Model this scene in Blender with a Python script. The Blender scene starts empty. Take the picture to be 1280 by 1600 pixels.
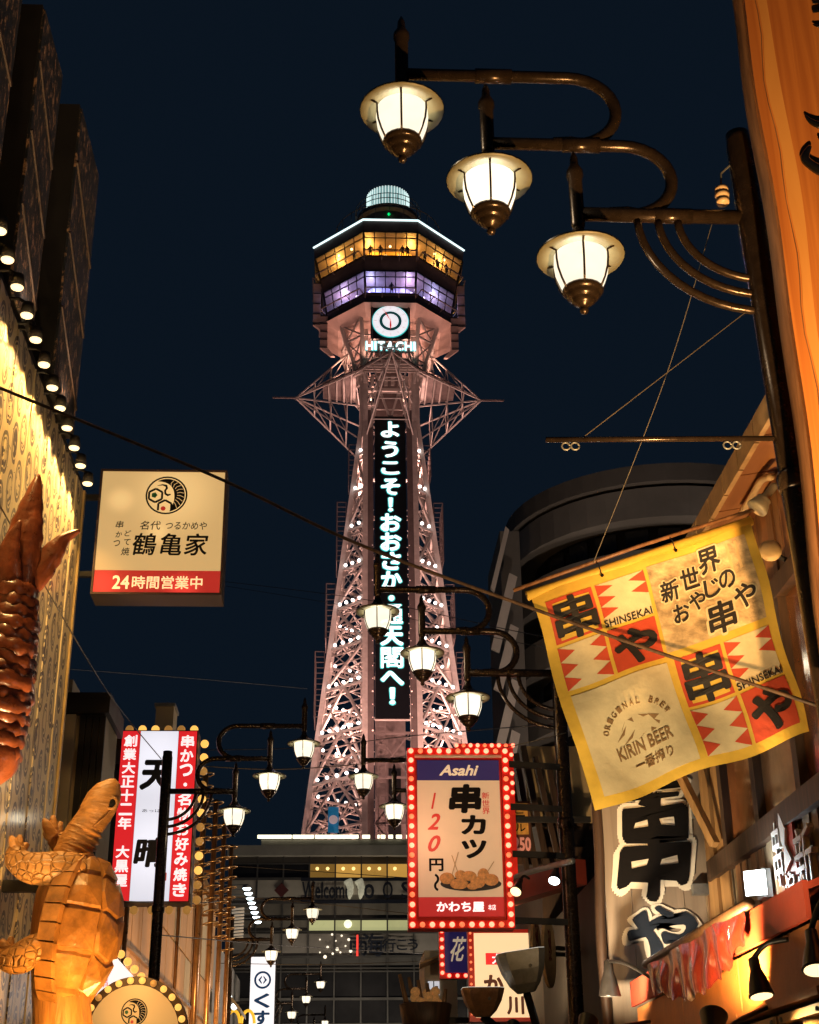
import bpy, bmesh, math, random
from mathutils import Vector as V, Matrix as Mx
random.seed(7)
SC = bpy.context.scene
COL = SC.collection
RAD = math.radians

# ---------------------------------------------------------------- camera
CAM = V((0.0, 0.0, 1.6))
PITCH, YAW, ROLL, FPX = 24.3, 2.8, 0.6, 2222.2
CROT = Mx.Rotation(RAD(-YAW), 3, 'Z') @ Mx.Rotation(RAD(90 + PITCH), 3, 'X') @ Mx.Rotation(RAD(-ROLL), 3, 'Z')
cd = bpy.data.cameras.new('camera')
cd.sensor_fit = 'VERTICAL'; cd.sensor_height = 36; cd.lens = 50
cd.clip_start = 0.05; cd.clip_end = 2000
cam = bpy.data.objects.new('camera', cd); COL.objects.link(cam)
cam.matrix_world = Mx.Translation(CAM) @ CROT.to_4x4()
SC.camera = cam
# ---------------------------------------------------------------- night sky
w = bpy.data.worlds.new('World'); SC.world = w; w.use_nodes = True
wn = w.node_tree; bg = wn.nodes['Background']
sky = wn.nodes.new('ShaderNodeTexSky'); sky.sky_type = 'NISHITA'; sky.sun_disc = False
sky.sun_elevation = RAD(-4.0); sky.sun_rotation = RAD(200)
sky.air_density = 1.0; sky.dust_density = 0.3; sky.ozone_density = 3.0
mixc = wn.nodes.new('ShaderNodeMix'); mixc.data_type = 'RGBA'
mixc.inputs[0].default_value = 0.75
mixc.inputs[7].default_value = (0.033, 0.072, 0.135, 1)
wn.links.new(sky.outputs[0], mixc.inputs[6]); wn.links.new(mixc.outputs[2], bg.inputs[0])
bg.inputs[1].default_value = 0.125
SC.view_settings.view_transform = 'Standard'; SC.view_settings.look = 'None'
SC.view_settings.exposure = 0.0; SC.view_settings.gamma = 1.0
SC.view_settings.use_curve_mapping = False
SC.cycles.use_denoising = True
SC.cycles.max_bounces = 5; SC.cycles.diffuse_bounces = 2; SC.cycles.glossy_bounces = 3
SC.cycles.transparent_max_bounces = 12
SC.cycles.sample_clamp_indirect = 4.0
SC.cycles.caustics_reflective = False; SC.cycles.caustics_refractive = False

# ---------------------------------------------------------------- where a sight line meets a plane of the street
# (X across the street, Y along it, Z up; metres)
def ray(px, py): return CROT @ V(((px - 640) / FPX, (800 - py) / FPX, -1.0))
def onY(px, py, t): d = ray(px, py); return CAM + d * (t / d.y)
def onX(px, py, x): d = ray(px, py); return CAM + d * (x / d.x)
def onZ(px, py, z): d = ray(px, py); return CAM + d * ((z - CAM.z) / d.z)

# ---------------------------------------------------------------- materials
MATS = {}
def M(name, col, rough=0.6, metal=0.0, var=0.18, scale=6.0, bump=0.0, bscale=40.0, emit=0.0, ecol=None, stretch=(1, 1, 1), coat=0.0, sample=True):
    if name in MATS: return MATS[name]
    m = bpy.data.materials.new(name); m.use_nodes = True; nt = m.node_tree
    b = nt.nodes['Principled BSDF']
    b.inputs['Roughness'].default_value = rough; b.inputs['Metallic'].default_value = metal
    if coat: b.inputs['Coat Weight'].default_value = coat; b.inputs['Coat Roughness'].default_value = 0.12
    tc = nt.nodes.new('ShaderNodeTexCoord'); mp = nt.nodes.new('ShaderNodeMapping')
    mp.inputs['Scale'].default_value = stretch
    nt.links.new(tc.outputs['Object'], mp.inputs['Vector'])
    c = tuple(col) + (1,)
    if var > 0:
        n = nt.nodes.new('ShaderNodeTexNoise'); n.inputs['Scale'].default_value = scale
        n.inputs['Detail'].default_value = 6; n.inputs['Roughness'].default_value = 0.65
        nt.links.new(mp.outputs[0], n.inputs['Vector'])
        r = nt.nodes.new('ShaderNodeValToRGB')
        r.color_ramp.elements[0].position = 0.3; r.color_ramp.elements[1].position = 0.72
        r.color_ramp.elements[0].color = tuple(x * (1 - var) for x in col) + (1,)
        r.color_ramp.elements[1].color = tuple(min(1, x * (1 + var)) for x in col) + (1,)
        nt.links.new(n.outputs[0], r.inputs[0]); nt.links.new(r.outputs[0], b.inputs['Base Color'])
        mr = nt.nodes.new('ShaderNodeMapRange'); mr.inputs[3].default_value = max(0.03, rough - 0.12); mr.inputs[4].default_value = min(1, rough + 0.12)
        nt.links.new(n.outputs[0], mr.inputs[0]); nt.links.new(mr.outputs[0], b.inputs['Roughness'])
    else:
        b.inputs['Base Color'].default_value = c
    if bump > 0:
        n2 = nt.nodes.new('ShaderNodeTexNoise'); n2.inputs['Scale'].default_value = bscale; n2.inputs['Detail'].default_value = 5
        nt.links.new(mp.outputs[0], n2.inputs['Vector'])
        bp = nt.nodes.new('ShaderNodeBump'); bp.inputs['Strength'].default_value = bump; bp.inputs['Distance'].default_value = 0.02
        nt.links.new(n2.outputs[0], bp.inputs['Height']); nt.links.new(bp.outputs[0], b.inputs['Normal'])
    if emit > 0:
        b.inputs['Emission Color'].default_value = tuple(ecol or col) + (1,)
        b.inputs['Emission Strength'].default_value = emit
        if not sample: m.cycles.emission_sampling = 'NONE'
    MATS[name] = m
    return m

def wood(name, c0, c1, rough=0.5, scale=3.0, stretch=(6, 6, 0.5), coat=0.0):
    m = M(name, c0, rough=rough, var=0.0, coat=coat); nt = m.node_tree; b = nt.nodes['Principled BSDF']
    tc = [n for n in nt.nodes if n.type == 'TEX_COORD'][0]; mp = [n for n in nt.nodes if n.type == 'MAPPING'][0]
    mp.inputs['Scale'].default_value = stretch
    n = nt.nodes.new('ShaderNodeTexNoise'); n.inputs['Scale'].default_value = scale; n.inputs['Detail'].default_value = 8
    n.inputs['Distortion'].default_value = 0.6
    r = nt.nodes.new('ShaderNodeValToRGB')
    r.color_ramp.elements[0].position = 0.33; r.color_ramp.elements[1].position = 0.68
    r.color_ramp.elements[0].color = tuple(c0) + (1,); r.color_ramp.elements[1].color = tuple(c1) + (1,)
    bp = nt.nodes.new('ShaderNodeBump'); bp.inputs['Strength'].default_value = 0.25; bp.inputs['Distance'].default_value = 0.01
    nt.links.new(mp.outputs[0], n.inputs['Vector']); nt.links.new(n.outputs[0], r.inputs[0])
    nt.links.new(r.outputs[0], b.inputs['Base Color']); nt.links.new(n.outputs[0], bp.inputs['Height'])
    nt.links.new(bp.outputs[0], b.inputs['Normal'])
    return m

def clear_glass(name, tint, alpha=0.85, rough=0.05):
    if name in MATS: return MATS[name]
    m = bpy.data.materials.new(name); m.use_nodes = True; nt = m.node_tree
    nt.nodes.remove(nt.nodes['Principled BSDF'])
    tr = nt.nodes.new('ShaderNodeBsdfTransparent'); tr.inputs[0].default_value = tuple(tint) + (1,)
    gl = nt.nodes.new('ShaderNodeBsdfGlossy'); gl.inputs['Roughness'].default_value = rough
    mx = nt.nodes.new('ShaderNodeMixShader'); mx.inputs[0].default_value = 1 - alpha
    nt.links.new(tr.outputs[0], mx.inputs[1]); nt.links.new(gl.outputs[0], mx.inputs[2])
    nt.links.new(mx.outputs[0], nt.nodes['Material Output'].inputs[0])
    MATS[name] = m
    return m

# ---------------------------------------------------------------- mesh helpers
ORG = {}     # world origin of each thing (Empties carry no rotation while building)
def tag(o, label, cat, group=None, kind=None):
    if label: o['label'] = label
    if cat: o['category'] = cat
    if group: o['group'] = group
    if kind: o['kind'] = kind
    return o
def thing(name, label, cat, loc=(0, 0, 0), group=None):
    o = bpy.data.objects.new(name, None); COL.objects.link(o); o.location = loc; o.empty_display_size = 0.2
    ORG[o] = V(loc)
    return tag(o, label, cat, group)
def link(name, me, parent=None, mat=None, loc=None):
    o = bpy.data.objects.new(name, me); COL.objects.link(o)
    if mat and not me.materials: me.materials.append(mat)
    if parent is not None:
        o.parent = parent; ORG[o] = ORG.get(parent, V((0, 0, 0)))
        if loc is not None: o.location = V(loc) - ORG[o]; ORG[o] = V(loc)
    else:
        ORG[o] = V(loc) if loc is not None else V((0, 0, 0)); o.location = ORG[o]
    return o
class MB:
    def __init__(s): s.v = []; s.f = []
    def add(s, vs, fs):
        n = len(s.v); s.v += [V(p) for p in vs]; s.f += [tuple(i + n for i in f) for f in fs]; return s
    def box(s, a, b):
        (x0, y0, z0), (x1, y1, z1) = a, b
        return s.add([(x0, y0, z0), (x1, y0, z0), (x1, y1, z0), (x0, y1, z0), (x0, y0, z1), (x1, y0, z1), (x1, y1, z1), (x0, y1, z1)],
                     [(0, 3, 2, 1), (4, 5, 6, 7), (0, 1, 5, 4), (1, 2, 6, 5), (2, 3, 7, 6), (3, 0, 4, 7)])
    def prism(s, pts, d):     # polygon extruded by the vector d
        d = V(d); n = len(pts); p = [V(q) for q in pts]
        return s.add(p + [q + d for q in p], [tuple(range(n))[::-1], tuple(range(n, 2 * n))] + [(i, (i + 1) % n, n + (i + 1) % n, n + i) for i in range(n)])
    def beam(s, p0, p1, w, h=None, up=(0, 0, 1)):
        h = h or w; p0 = V(p0); p1 = V(p1); d = (p1 - p0).normalized(); u = V(up)
        if abs(d.dot(u)) > 0.97: u = V((0, 1, 0))
        a = d.cross(u).normalized() * (w / 2); b = a.cross(d).normalized() * (h / 2)
        q = [-a - b, a - b, a + b, -a + b]
        return s.add([p0 + k for k in q] + [p1 + k for k in q], [(0, 3, 2, 1), (4, 5, 6, 7), (0, 1, 5, 4), (1, 2, 6, 5), (2, 3, 7, 6), (3, 0, 4, 7)])
    def tube(s, pts, r, seg=8, cap=True, flat=1.0):
        pts = [V(p) for p in pts]; n = len(pts); rs = r if isinstance(r, (list, tuple)) else [r] * n
        u = None; vs = []; fs = []
        for i, p in enumerate(pts):
            d = (pts[min(i + 1, n - 1)] - pts[max(i - 1, 0)]).normalized()
            if u is None:
                u = d.cross(V((0, 1, 0)) if abs(d.y) < 0.9 else V((1, 0, 0))).normalized()
            u = (u - d * u.dot(d)).normalized(); q = d.cross(u)
            for k in range(seg):
                a = 2 * math.pi * k / seg; vs.append(p + u * (math.cos(a) * rs[i]) + q * (math.sin(a) * rs[i] * flat))
        for i in range(n - 1):
            for k in range(seg):
                fs.append((i * seg + k, i * seg + (k + 1) % seg, (i + 1) * seg + (k + 1) % seg, (i + 1) * seg + k))
        if cap: fs.append(tuple(range(seg))[::-1]); fs.append(tuple((n - 1) * seg + k for k in range(seg)))
        return s.add(vs, fs)
    def lathe(s, prof, c=(0, 0, 0), seg=20, axis=None, cap=True):     # prof: (radius, height) about axis
        c = V(c); ax = V(axis).normalized() if axis else V((0, 0, 1))
        u = ax.cross(V((0, 1, 0)) if abs(ax.y) < 0.9 else V((1, 0, 0))).normalized(); q = ax.cross(u)
        vs = []; fs = []
        for (r, h) in prof:
            for k in range(seg):
                a = 2 * math.pi * k / seg; vs.append(c + ax * h + u * (r * math.cos(a)) + q * (r * math.sin(a)))
        for i in range(len(prof) - 1):
            for k in range(seg): fs.append((i * seg + k, i * seg + (k + 1) % seg, (i + 1) * seg + (k + 1) % seg, (i + 1) * seg + k))
        if cap and prof[0][0] > 0.001: fs.append(tuple(range(seg))[::-1])
        if cap and prof[-1][0] > 0.001: fs.append(tuple((len(prof) - 1) * seg + k for k in range(seg)))
        return s.add(vs, fs)
    def ball(s, c, r, seg=12, rings=7, sc=(1, 1, 1)):
        n = len(s.v)
        s.lathe([(max(1e-4, r * math.sin(math.pi * i / rings)), -r * math.cos(math.pi * i / rings)) for i in range(rings + 1)], (0, 0, 0), seg)
        for i in range(n, len(s.v)): p = s.v[i]; s.v[i] = V((p.x * sc[0], p.y * sc[1], p.z * sc[2])) + V(c)
        return s
    def mesh(s, name, mat=None, smooth=False, org=V((0, 0, 0))):
        me = bpy.data.meshes.new(name); me.from_pydata([tuple(p - org) for p in s.v], [], s.f)
        bm = bmesh.new(); bm.from_mesh(me); bmesh.ops.recalc_face_normals(bm, faces=bm.faces); bm.to_mesh(me); bm.free()
        if smooth:
            for p in me.polygons: p.use_smooth = True
        if mat: me.materials.append(mat)
        me.update(); return me
    def build(s, name, mat, parent=None, smooth=False, org=None):
        o = ORG.get(parent, V((0, 0, 0))) if parent is not None else (V(org) if org is not None else V((0, 0, 0)))
        me = s.mesh(name, mat, smooth, o)
        return link(name, me, parent, None, None if parent is not None else o)
UNIT = {}
def bar(name, p0, p1, w, mat, parent, h=None):     # a straight steel bar, its own object, sharing one unit mesh per material
    key = ('bar', mat.name)
    if key not in UNIT: UNIT[key] = MB().box((-.5, -.5, 0), (.5, .5, 1)).mesh('bar', mat)
    p0 = V(p0); p1 = V(p1); d = p1 - p0; L = d.length
    o = link(name, UNIT[key], parent, None, p0)
    q = d.to_track_quat('Z', 'Y'); o.rotation_mode = 'QUATERNION'; o.rotation_quaternion = q; o.scale = (w, h or w, L)
    return o
def bulb(name, p, r, mat, parent, seg=10):
    key = ('ball', mat.name, seg)
    if key not in UNIT: UNIT[key] = MB().ball((0, 0, 0), 1.0, seg, 6).mesh('bulb', mat, True)
    o = link(name, UNIT[key], parent, None, p); o.scale = (r, r, r); return o
def smooth_path(pts, n=6):
    pts = [V(p) for p in pts]; out = []
    for i in range(len(pts) - 1):
        p0 = pts[max(i - 1, 0)]; p1 = pts[i]; p2 = pts[i + 1]; p3 = pts[min(i + 2, len(pts) - 1)]
        for k in range(n):
            t = k / n
            out.append(0.5 * ((2 * p1) + (p2 - p0) * t + (2 * p0 - 5 * p1 + 4 * p2 - p3) * t * t + (3 * p1 - p0 - 3 * p2 + p3) * t ** 3))
    out.append(pts[-1]); return out
def lerp_list(vals, n=6):
    out = []
    for i in range(len(vals) - 1):
        for k in range(n): out.append(vals[i] + (vals[i + 1] - vals[i]) * k / n)
    out.append(vals[-1]); return out
def copy_tree(o, parent=None):
    c = o.copy(); COL.objects.link(c)
    if parent is not None: c.parent = parent
    for ch in list(o.children): copy_tree(ch, c)
    return c

# ---------------------------------------------------------------- flat frames and lettering
class Frame:     # origin, right, up, outward normal
    def __init__(s, o, u=(1, 0, 0), v=(0, 0, 1), n=None):
        s.o = V(o); s.u = V(u).normalized(); s.v = V(v).normalized(); s.n = V(n) if n else s.u.cross(s.v)
        s.n.normalize()
    def pt(s, u, v, d=0.0): return s.o + s.u * u + s.v * v + s.n * d
def fquad(fr, u0, v0, u1, v1, d0, d1):     # plate on a frame
    return MB().prism([fr.pt(u0, v0, d0), fr.pt(u1, v0, d0), fr.pt(u1, v1, d0), fr.pt(u0, v1, d0)], fr.n * (d1 - d0))
TXT = {}
def text_raw(s, shear, extrude):
    key = (s, shear, extrude)
    if key not in TXT:
        c = bpy.data.curves.new('text', 'FONT'); c.body = s; c.size = 1.0; c.shear = shear
        c.extrude = extrude; c.resolution_u = 3; c.align_x = 'CENTER'
        o = bpy.data.objects.new('text', c); COL.objects.link(o)
        bpy.context.view_layer.update()
        me = bpy.data.meshes.new_from_object(o)
        TXT[key] = ([v.co.copy() for v in me.vertices], [tuple(p.vertices) for p in me.polygons])
        bpy.data.objects.remove(o); bpy.data.curves.remove(c); bpy.data.meshes.remove(me)
    return TXT[key]
def text_geo(s, bold=0.0, shear=0.0):
    """glyph solid; a heavier weight is made by overlaying the face shifted all round by the weight"""
    key = ('geo', s, bold, shear)
    if key not in TXT:
        vs, fs = text_raw(s, shear, .5); vs = list(vs); fs = list(fs)
        if bold > 0:
            v2, f2 = text_raw(s, shear, 0.0); nd = 6 if bold < .03 else (10 if bold < .07 else 20)
            for k in range(nd):
                a = 2 * math.pi * k / nd; n = len(vs)
                vs += [V((p.x + bold * math.cos(a), p.y + bold * math.sin(a), .5 - .9 * (k + 1) / (nd + 1))) for p in v2]
                fs += [tuple(i + n for i in f) for f in f2]
        xs = [p.x for p in vs] or [0, 1]; ys = [p.y for p in vs] or [0, 1]
        TXT[key] = (vs, fs, min(xs), max(xs), min(ys), max(ys))
    return TXT[key]
def letters(name, s, fr, u, v, w, h, mat, parent, bold=0.0, d=0.004, depth=0.006, shear=0.0, rot=0.0, fit=True, warp=None):
    """lettering s centred at (u, v) of the frame, w wide and h high"""
    vs, fs, x0, x1, y0, y1 = text_geo(s, bold, shear)
    sx = w / max(1e-6, x1 - x0); sy = h / max(1e-6, y1 - y0)
    if not fit: sx = sy = min(sx, sy)
    cx, cy = (x0 + x1) / 2, (y0 + y1) / 2; cr, sr = math.cos(rot), math.sin(rot)
    m = MB(); pts = []
    for p in vs:
        a, b = (p.x - cx) * sx, (p.y - cy) * sy
        a, b = a * cr - b * sr, a * sr + b * cr
        dd = d + (p.z + 0.5) * depth
        pts.append(warp(u + a, v + b, dd) if warp else fr.pt(u + a, v + b, dd))
    m.add(pts, fs)
    return m.build(name, mat, parent)
def column_text(name, s, fr, u, v_top, v_bot, w, mat, parent, bold=0.02, d=0.004, depth=0.006, fill=0.86, **k):
    n = len(s); step = (v_top - v_bot) / n
    for i, ch in enumerate(s):
        if ch == ' ': continue
        sw, sh = w, step * fill
        if ch in '・': sw, sh = w * .28, w * .28
        if ch in '！1': sw = w * .22
        letters(name, ch, fr, u, v_top - (i + .5) * step, sw, sh, mat, parent, bold, d, depth, **k)

# ---------------------------------------------------------------- shared materials
m_post = M('bronze_paint', (0.045, 0.030, 0.020), 0.25, 0.6, 0.3, 12, 0.05, 60)
m_hat_in = M('hat_enamel', (0.15, 0.142, 0.09), 0.45, 0, 0.12, 9)
def frosted(name, col, strength, clear=0.4):
    m = bpy.data.materials.new(name); m.use_nodes = True; nt = m.node_tree; nt.nodes.remove(nt.nodes['Principled BSDF'])
    tr = nt.nodes.new('ShaderNodeBsdfTransparent'); em = nt.nodes.new('ShaderNodeEmission'); mx = nt.nodes.new('ShaderNodeMixShader')
    tc = nt.nodes.new('ShaderNodeTexCoord'); ns = nt.nodes.new('ShaderNodeTexNoise'); ns.inputs['Scale'].default_value = 7
    mr = nt.nodes.new('ShaderNodeMapRange'); mr.inputs[3].default_value = strength * .85; mr.inputs[4].default_value = strength * 1.15
    nt.links.new(tc.outputs['Object'], ns.inputs['Vector']); nt.links.new(ns.outputs[0], mr.inputs[0]); oi = nt.nodes.new('ShaderNodeObjectInfo'); rr = nt.nodes.new('ShaderNodeMapRange'); rr.inputs[3].default_value = .82; rr.inputs[4].default_value = 1.15; nt.links.new(oi.outputs['Random'], rr.inputs[0])
    mu = nt.nodes.new('ShaderNodeMath'); mu.operation = 'MULTIPLY'; nt.links.new(mr.outputs[0], mu.inputs[0]); nt.links.new(rr.outputs[0], mu.inputs[1]); nt.links.new(mu.outputs[0], em.inputs[1])
    em.inputs[0].default_value = tuple(col) + (1,)
    mx.inputs[0].default_value = 1 - clear
    nt.links.new(tr.outputs[0], mx.inputs[1]); nt.links.new(em.outputs[0], mx.inputs[2]); nt.links.new(mx.outputs[0], nt.nodes['Material Output'].inputs[0])
    MATS[name] = m; return m
m_lamp = frosted('lamp_glass', (1.0, 0.87, 0.64), 1.75)
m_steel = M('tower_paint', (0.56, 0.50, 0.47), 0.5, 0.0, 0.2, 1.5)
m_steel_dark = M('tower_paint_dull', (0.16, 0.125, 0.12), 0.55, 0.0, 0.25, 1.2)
m_black = M('black_panel', (0.008, 0.009, 0.011), 0.35, 0, 0.2, 4)
m_ink = M('ink', (0.008, 0.0075, 0.008), 0.75, 0, 0.2, 30)
m_ink.node_tree.nodes['Principled BSDF'].inputs['Specular IOR Level'].default_value = .1
m_darkwood = wood('dark_timber', (0.028, 0.016, 0.010), (0.075, 0.040, 0.022), 0.55)
m_wire = M('cable_rubber', (0.012, 0.011, 0.011), 0.55, 0, 0.2, 30)
m_wire_pale = M('cable_pale', (0.09, 0.075, 0.055), 0.55, 0.1, 0.2, 30)
m_white_bulb = M('bulb_white', (1, 1, 1), 0.3, 0, 0, emit=5.0, ecol=(1.0, 0.93, 0.88), sample=False)
m_amber_bulb = M('bulb_amber', (.3, .15, .04), 0.3, 0, 0, emit=1.25, ecol=(1.0, 0.50, 0.10))
m_amber_dim = M('bulb_amber_dim', (.35, .18, .05), 0.3, 0, 0, emit=0.32, ecol=(1.0, 0.46, 0.10))
m_warm_lens = M('lens_warm', (1, .9, .7), 0.3, 0, 0, emit=1.9, ecol=(1.0, 0.74, 0.38))
m_cool_lens = M('lens_cool', (1, 1, 1), 0.3, 0, 0, emit=6.0, ecol=(0.82, 0.97, 1.0))
m_sign_white = M('sign_white_lit', (.8, .8, .8), 0.4, 0, 0.05, 3, emit=0.88, ecol=(0.98, 0.96, 1.0))
m_red_lit = M('sign_red_lit', (.6, .02, .02), 0.4, 0, 0.05, 3, emit=0.80, ecol=(0.85, 0.022, 0.026))
m_grey_metal = M('grey_metal', (0.22, 0.23, 0.23), 0.45, 0.5, 0.25, 10, 0.1, 40)
m_concrete = M('concrete', (0.25, 0.24, 0.23), 0.85, 0, 0.2, 3, 0.2, 20)

def lamp_light(kind, name, loc, power, col, parent=None, aim=None, size=0.08, angle=70, blend=0.5):
    l = bpy.data.lights.new(name, kind); l.energy = power; l.color = col; l.shadow_soft_size = size
    if kind == 'SPOT': l.spot_size = RAD(angle); l.spot_blend = blend
    o = bpy.data.objects.new(name, l); COL.objects.link(o)
    if parent is not None: o.parent = parent; o.location = V(loc) - ORG[parent]
    else: o.location = loc
    if aim is not None:
        o.rotation_mode = 'QUATERNION'; o.rotation_quaternion = (V(aim) - V(loc)).to_track_quat('-Z', 'Y')
    return o
# ================================================================ GROUND
m_pave = M('street_paving', (0.11, 0.10, 0.09), 0.55, 0, 0.3, 0.8, 0.3, 12)
tag(MB().box((-600, -300, -0.4), (600, 1200, 0.0)).build('ground', m_pave), None, None, kind='structure')

# ================================================================ TOWER
T0, AX = 126.5, 4.2
H = 2.4
def Fz(z): return max(2.7, 2.7 + (67.3 - z) * 0.1207)
tower = thing('observation_tower', 'floodlit steel lattice tower with octagonal lit deck, clock and white vertical sign', 'tower', (AX, T0, 0))
def tp(x, y, z): return V((AX + x, T0 + y, z))
def octo(F, h, z): return [tp(*p) for p in ((-h, -F, z), (h, -F, z), (F, -h, z), (F, h, z), (h, F, z), (-h, F, z), (-F, h, z), (-F, -h, z))]
def zfront(py, px=611, extra=0.0):
    z = 50.0
    for _ in range(6): z = onY(px, py, T0 - Fz(z) - extra).z
    return z
ZB, ZT = 19.0, 73.0
# eight corner columns, bent once where the taper ends
for i in range(8):
    a, b, c = octo(Fz(ZB), H, ZB)[i], octo(2.7, H, 67.3)[i], octo(2.7, H, 79.2)[i]
    MB().beam(a, b, 0.48, 0.48, up=(1, 0, 0)).beam(b, c, 0.5, 0.5, up=(1, 0, 0)).build('column', m_steel, tower)
# lattice on the four sloping corner faces
rows = [707, 763, 820, 879, 938, 1000, 1063, 1134, 1208, 1285]
levels = [zfront(y) for y in rows] + [ZB]
counts = [1, 2, 2, 3, 4, 4, 5, 6, 5, 0]
prev = 67.3
for li, z in enumerate(levels):
    zu = prev
    for fi, (ia, ib) in enumerate(((0, 7), (1, 2), (4, 3), (5, 6))):
        A, B = octo(Fz(z), H, z)[ia], octo(Fz(z), H, z)[ib]
        Au, Bu = octo(Fz(zu), H, zu)[ia], octo(Fz(zu), H, zu)[ib]
        inward = (tp(0, 0, z) - (A + B) / 2); inward.z = 0; inward.normalize()
        if li < 10:
            bar('chord', A, B, 0.19, m_steel, tower); dz = V((0, 0, 0.62))
            bar('chord', A - dz, B - dz, 0.13, m_steel, tower)
            n = max(2, int((B - A).length / 0.8))
            web = MB()
            for k in range(n):
                p = A.lerp(B, k / n); q = A.lerp(B, (k + .5) / n) - dz; r = A.lerp(B, (k + 1) / n)
                web.beam(p, q, 0.06).beam(q, r, 0.06)
            web.build('lattice_web', m_steel, tower)
            if fi < 2 or li > 3:
                for k in range(counts[li]):
                    p = A.lerp(B, (k + .7) / (counts[li] + .5)) + V((0, 0, 0.34)) - inward * 0.15
                    bulb('bulb', p, 0.155, m_white_bulb, tower)
        # bracing of the bay above this level
        big = li >= 7
        if not big:
            bar('brace', A if li % 2 else B, Bu if li % 2 else Au, 0.21, m_steel, tower)
            bar('brace', B if li % 2 else A, Au if li % 2 else Bu, 0.085, m_steel, tower)
        else:
            mid = (Au + Bu) / 2
            bar('brace', A, mid, 0.22, m_steel, tower); bar('brace', B, mid, 0.22, m_steel, tower)
            bar('brace', A.lerp(mid, .5), (A + B) / 2, 0.14, m_steel, tower); bar('brace', B.lerp(mid, .5), (A + B) / 2, 0.14, m_steel, tower)
        # horizontal inner frame half way up the bay, set back
        zm = (z + zu) / 2
        Am, Bm = octo(Fz(zm), H, zm)[ia], octo(Fz(zm), H, zm)[ib]
        if li > 1:
            inn = tp(0, 0, zm) + (tp(*((Am + Bm) / 2 - tp(0, 0, 0)).to_tuple()) - tp(0, 0, zm)) * 0.0
            bar('strut', Am.lerp(Bm, .5), inn.lerp((Am + Bm) / 2, .45), 0.085, m_steel, tower)
            bar('strut', Am, Bm + inward * 1.2, 0.085, m_steel, tower)
            bar('strut', Bm, Am + inward * 1.2, 0.085, m_steel, tower)
            bar('strut', A + inward * .9, Bm + inward * .9, 0.09, m_steel, tower)
            bar('strut', B + inward * .9, Am + inward * .9, 0.13, m_steel, tower)
    prev = z
# ring beams of the four shaft faces
for z in levels[:10]:
    o8 = octo(Fz(z), H, z)
    for a, b in ((2, 3), (4, 5), (6, 7)): bar('chord', o8[a], o8[b], 0.24, m_steel, tower)
# lift shaft inside
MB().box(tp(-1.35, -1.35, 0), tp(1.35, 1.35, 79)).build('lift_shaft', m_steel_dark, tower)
# front face: side plates with rivets given a pink glow and the black display panel
zt, zb = zfront(650, extra=.4), zfront(1123, extra=.4)
def front(u, z, d=0.0): return tp(u, -Fz(z) - d, z)
for s in (-1, 1):
    MB().prism([front(s * 1.62, zt + 1, .05), front(s * 2.25, zt + 1, .05), front(s * 2.25, ZB, .05), front(s * 1.62, ZB, .05)], (0, 0.3, 0)).build('side_plate', m_steel_dark, tower)
    for k in range(26):
        z = zb - 1 + (zt - zb) * k / 26
        bulb('glowing_rivet', front(s * 1.72, z, .1), 0.055 + .03 * (k % 3 == 0), M('rivet_glow', (1, .7, .6), .4, 0, 0, emit=1.0, ecol=(1, .62, .5), sample=False), tower, 6)
panel = MB().prism([front(-1.5, zt, .3), front(1.5, zt, .3), front(1.5, zb, .3), front(-1.5, zb, .3)], (0, 0.3, 0)).build('display_panel', m_black, tower)
MB().beam(front(-1.55, zb - .1, .35), front(1.55, zb - .1, .35), .14).build('panel_sill', m_steel, tower)
m_led = M('led_white', (1, 1, 1), .4, 0, 0, emit=1.25, ecol=(0.93, 1.0, 1.0))
m_led_halo = M('led_teal', (.1, .5, .5), .4, 0, 0, emit=0.55, ecol=(0.06, 0.72, 0.70))
vdir = (front(0, zt) - front(0, zb)).normalized()
for ch, py, w_, h_ in (('よ', 672, 1.75, 1.85), ('う', 703, 1.55, 1.85), ('こ', 732, 1.7, 1.45), ('そ', 761, 1.75, 1.8), ('！', 789, .4, 1.5), ('お', 817, 1.9, 1.9), ('お', 847, 1.9, 1.9),
                       ('さ', 877, 1.75, 1.85), ('か', 907, 1.9, 1.85), ('・', 935, .5, .5), ('通', 960, 2.0, 1.95), ('天', 994, 2.0, 1.9), ('閣', 1028, 1.95, 1.95), ('へ', 1060, 2.0, 1.3), ('！', 1088, .45, 1.55)):
    z = zfront(py, extra=.3); fr = Frame(front(0, z, .3), (1, 0, 0), vdir)
    g = letters('character', ch, fr, 0, 0, w_, h_, m_led, tower, bold=0.012 if ch in '通閣' else 0.03, d=0.09, depth=0.05)
    letters('character_edge', ch, fr, 0, 0, w_ + .2, h_ + .2, m_led_halo, g, bold=0.03 if ch in '通閣' else 0.06, d=0.02, depth=0.05)  # larger teal glyph behind imitates the glow around each lit character
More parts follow.
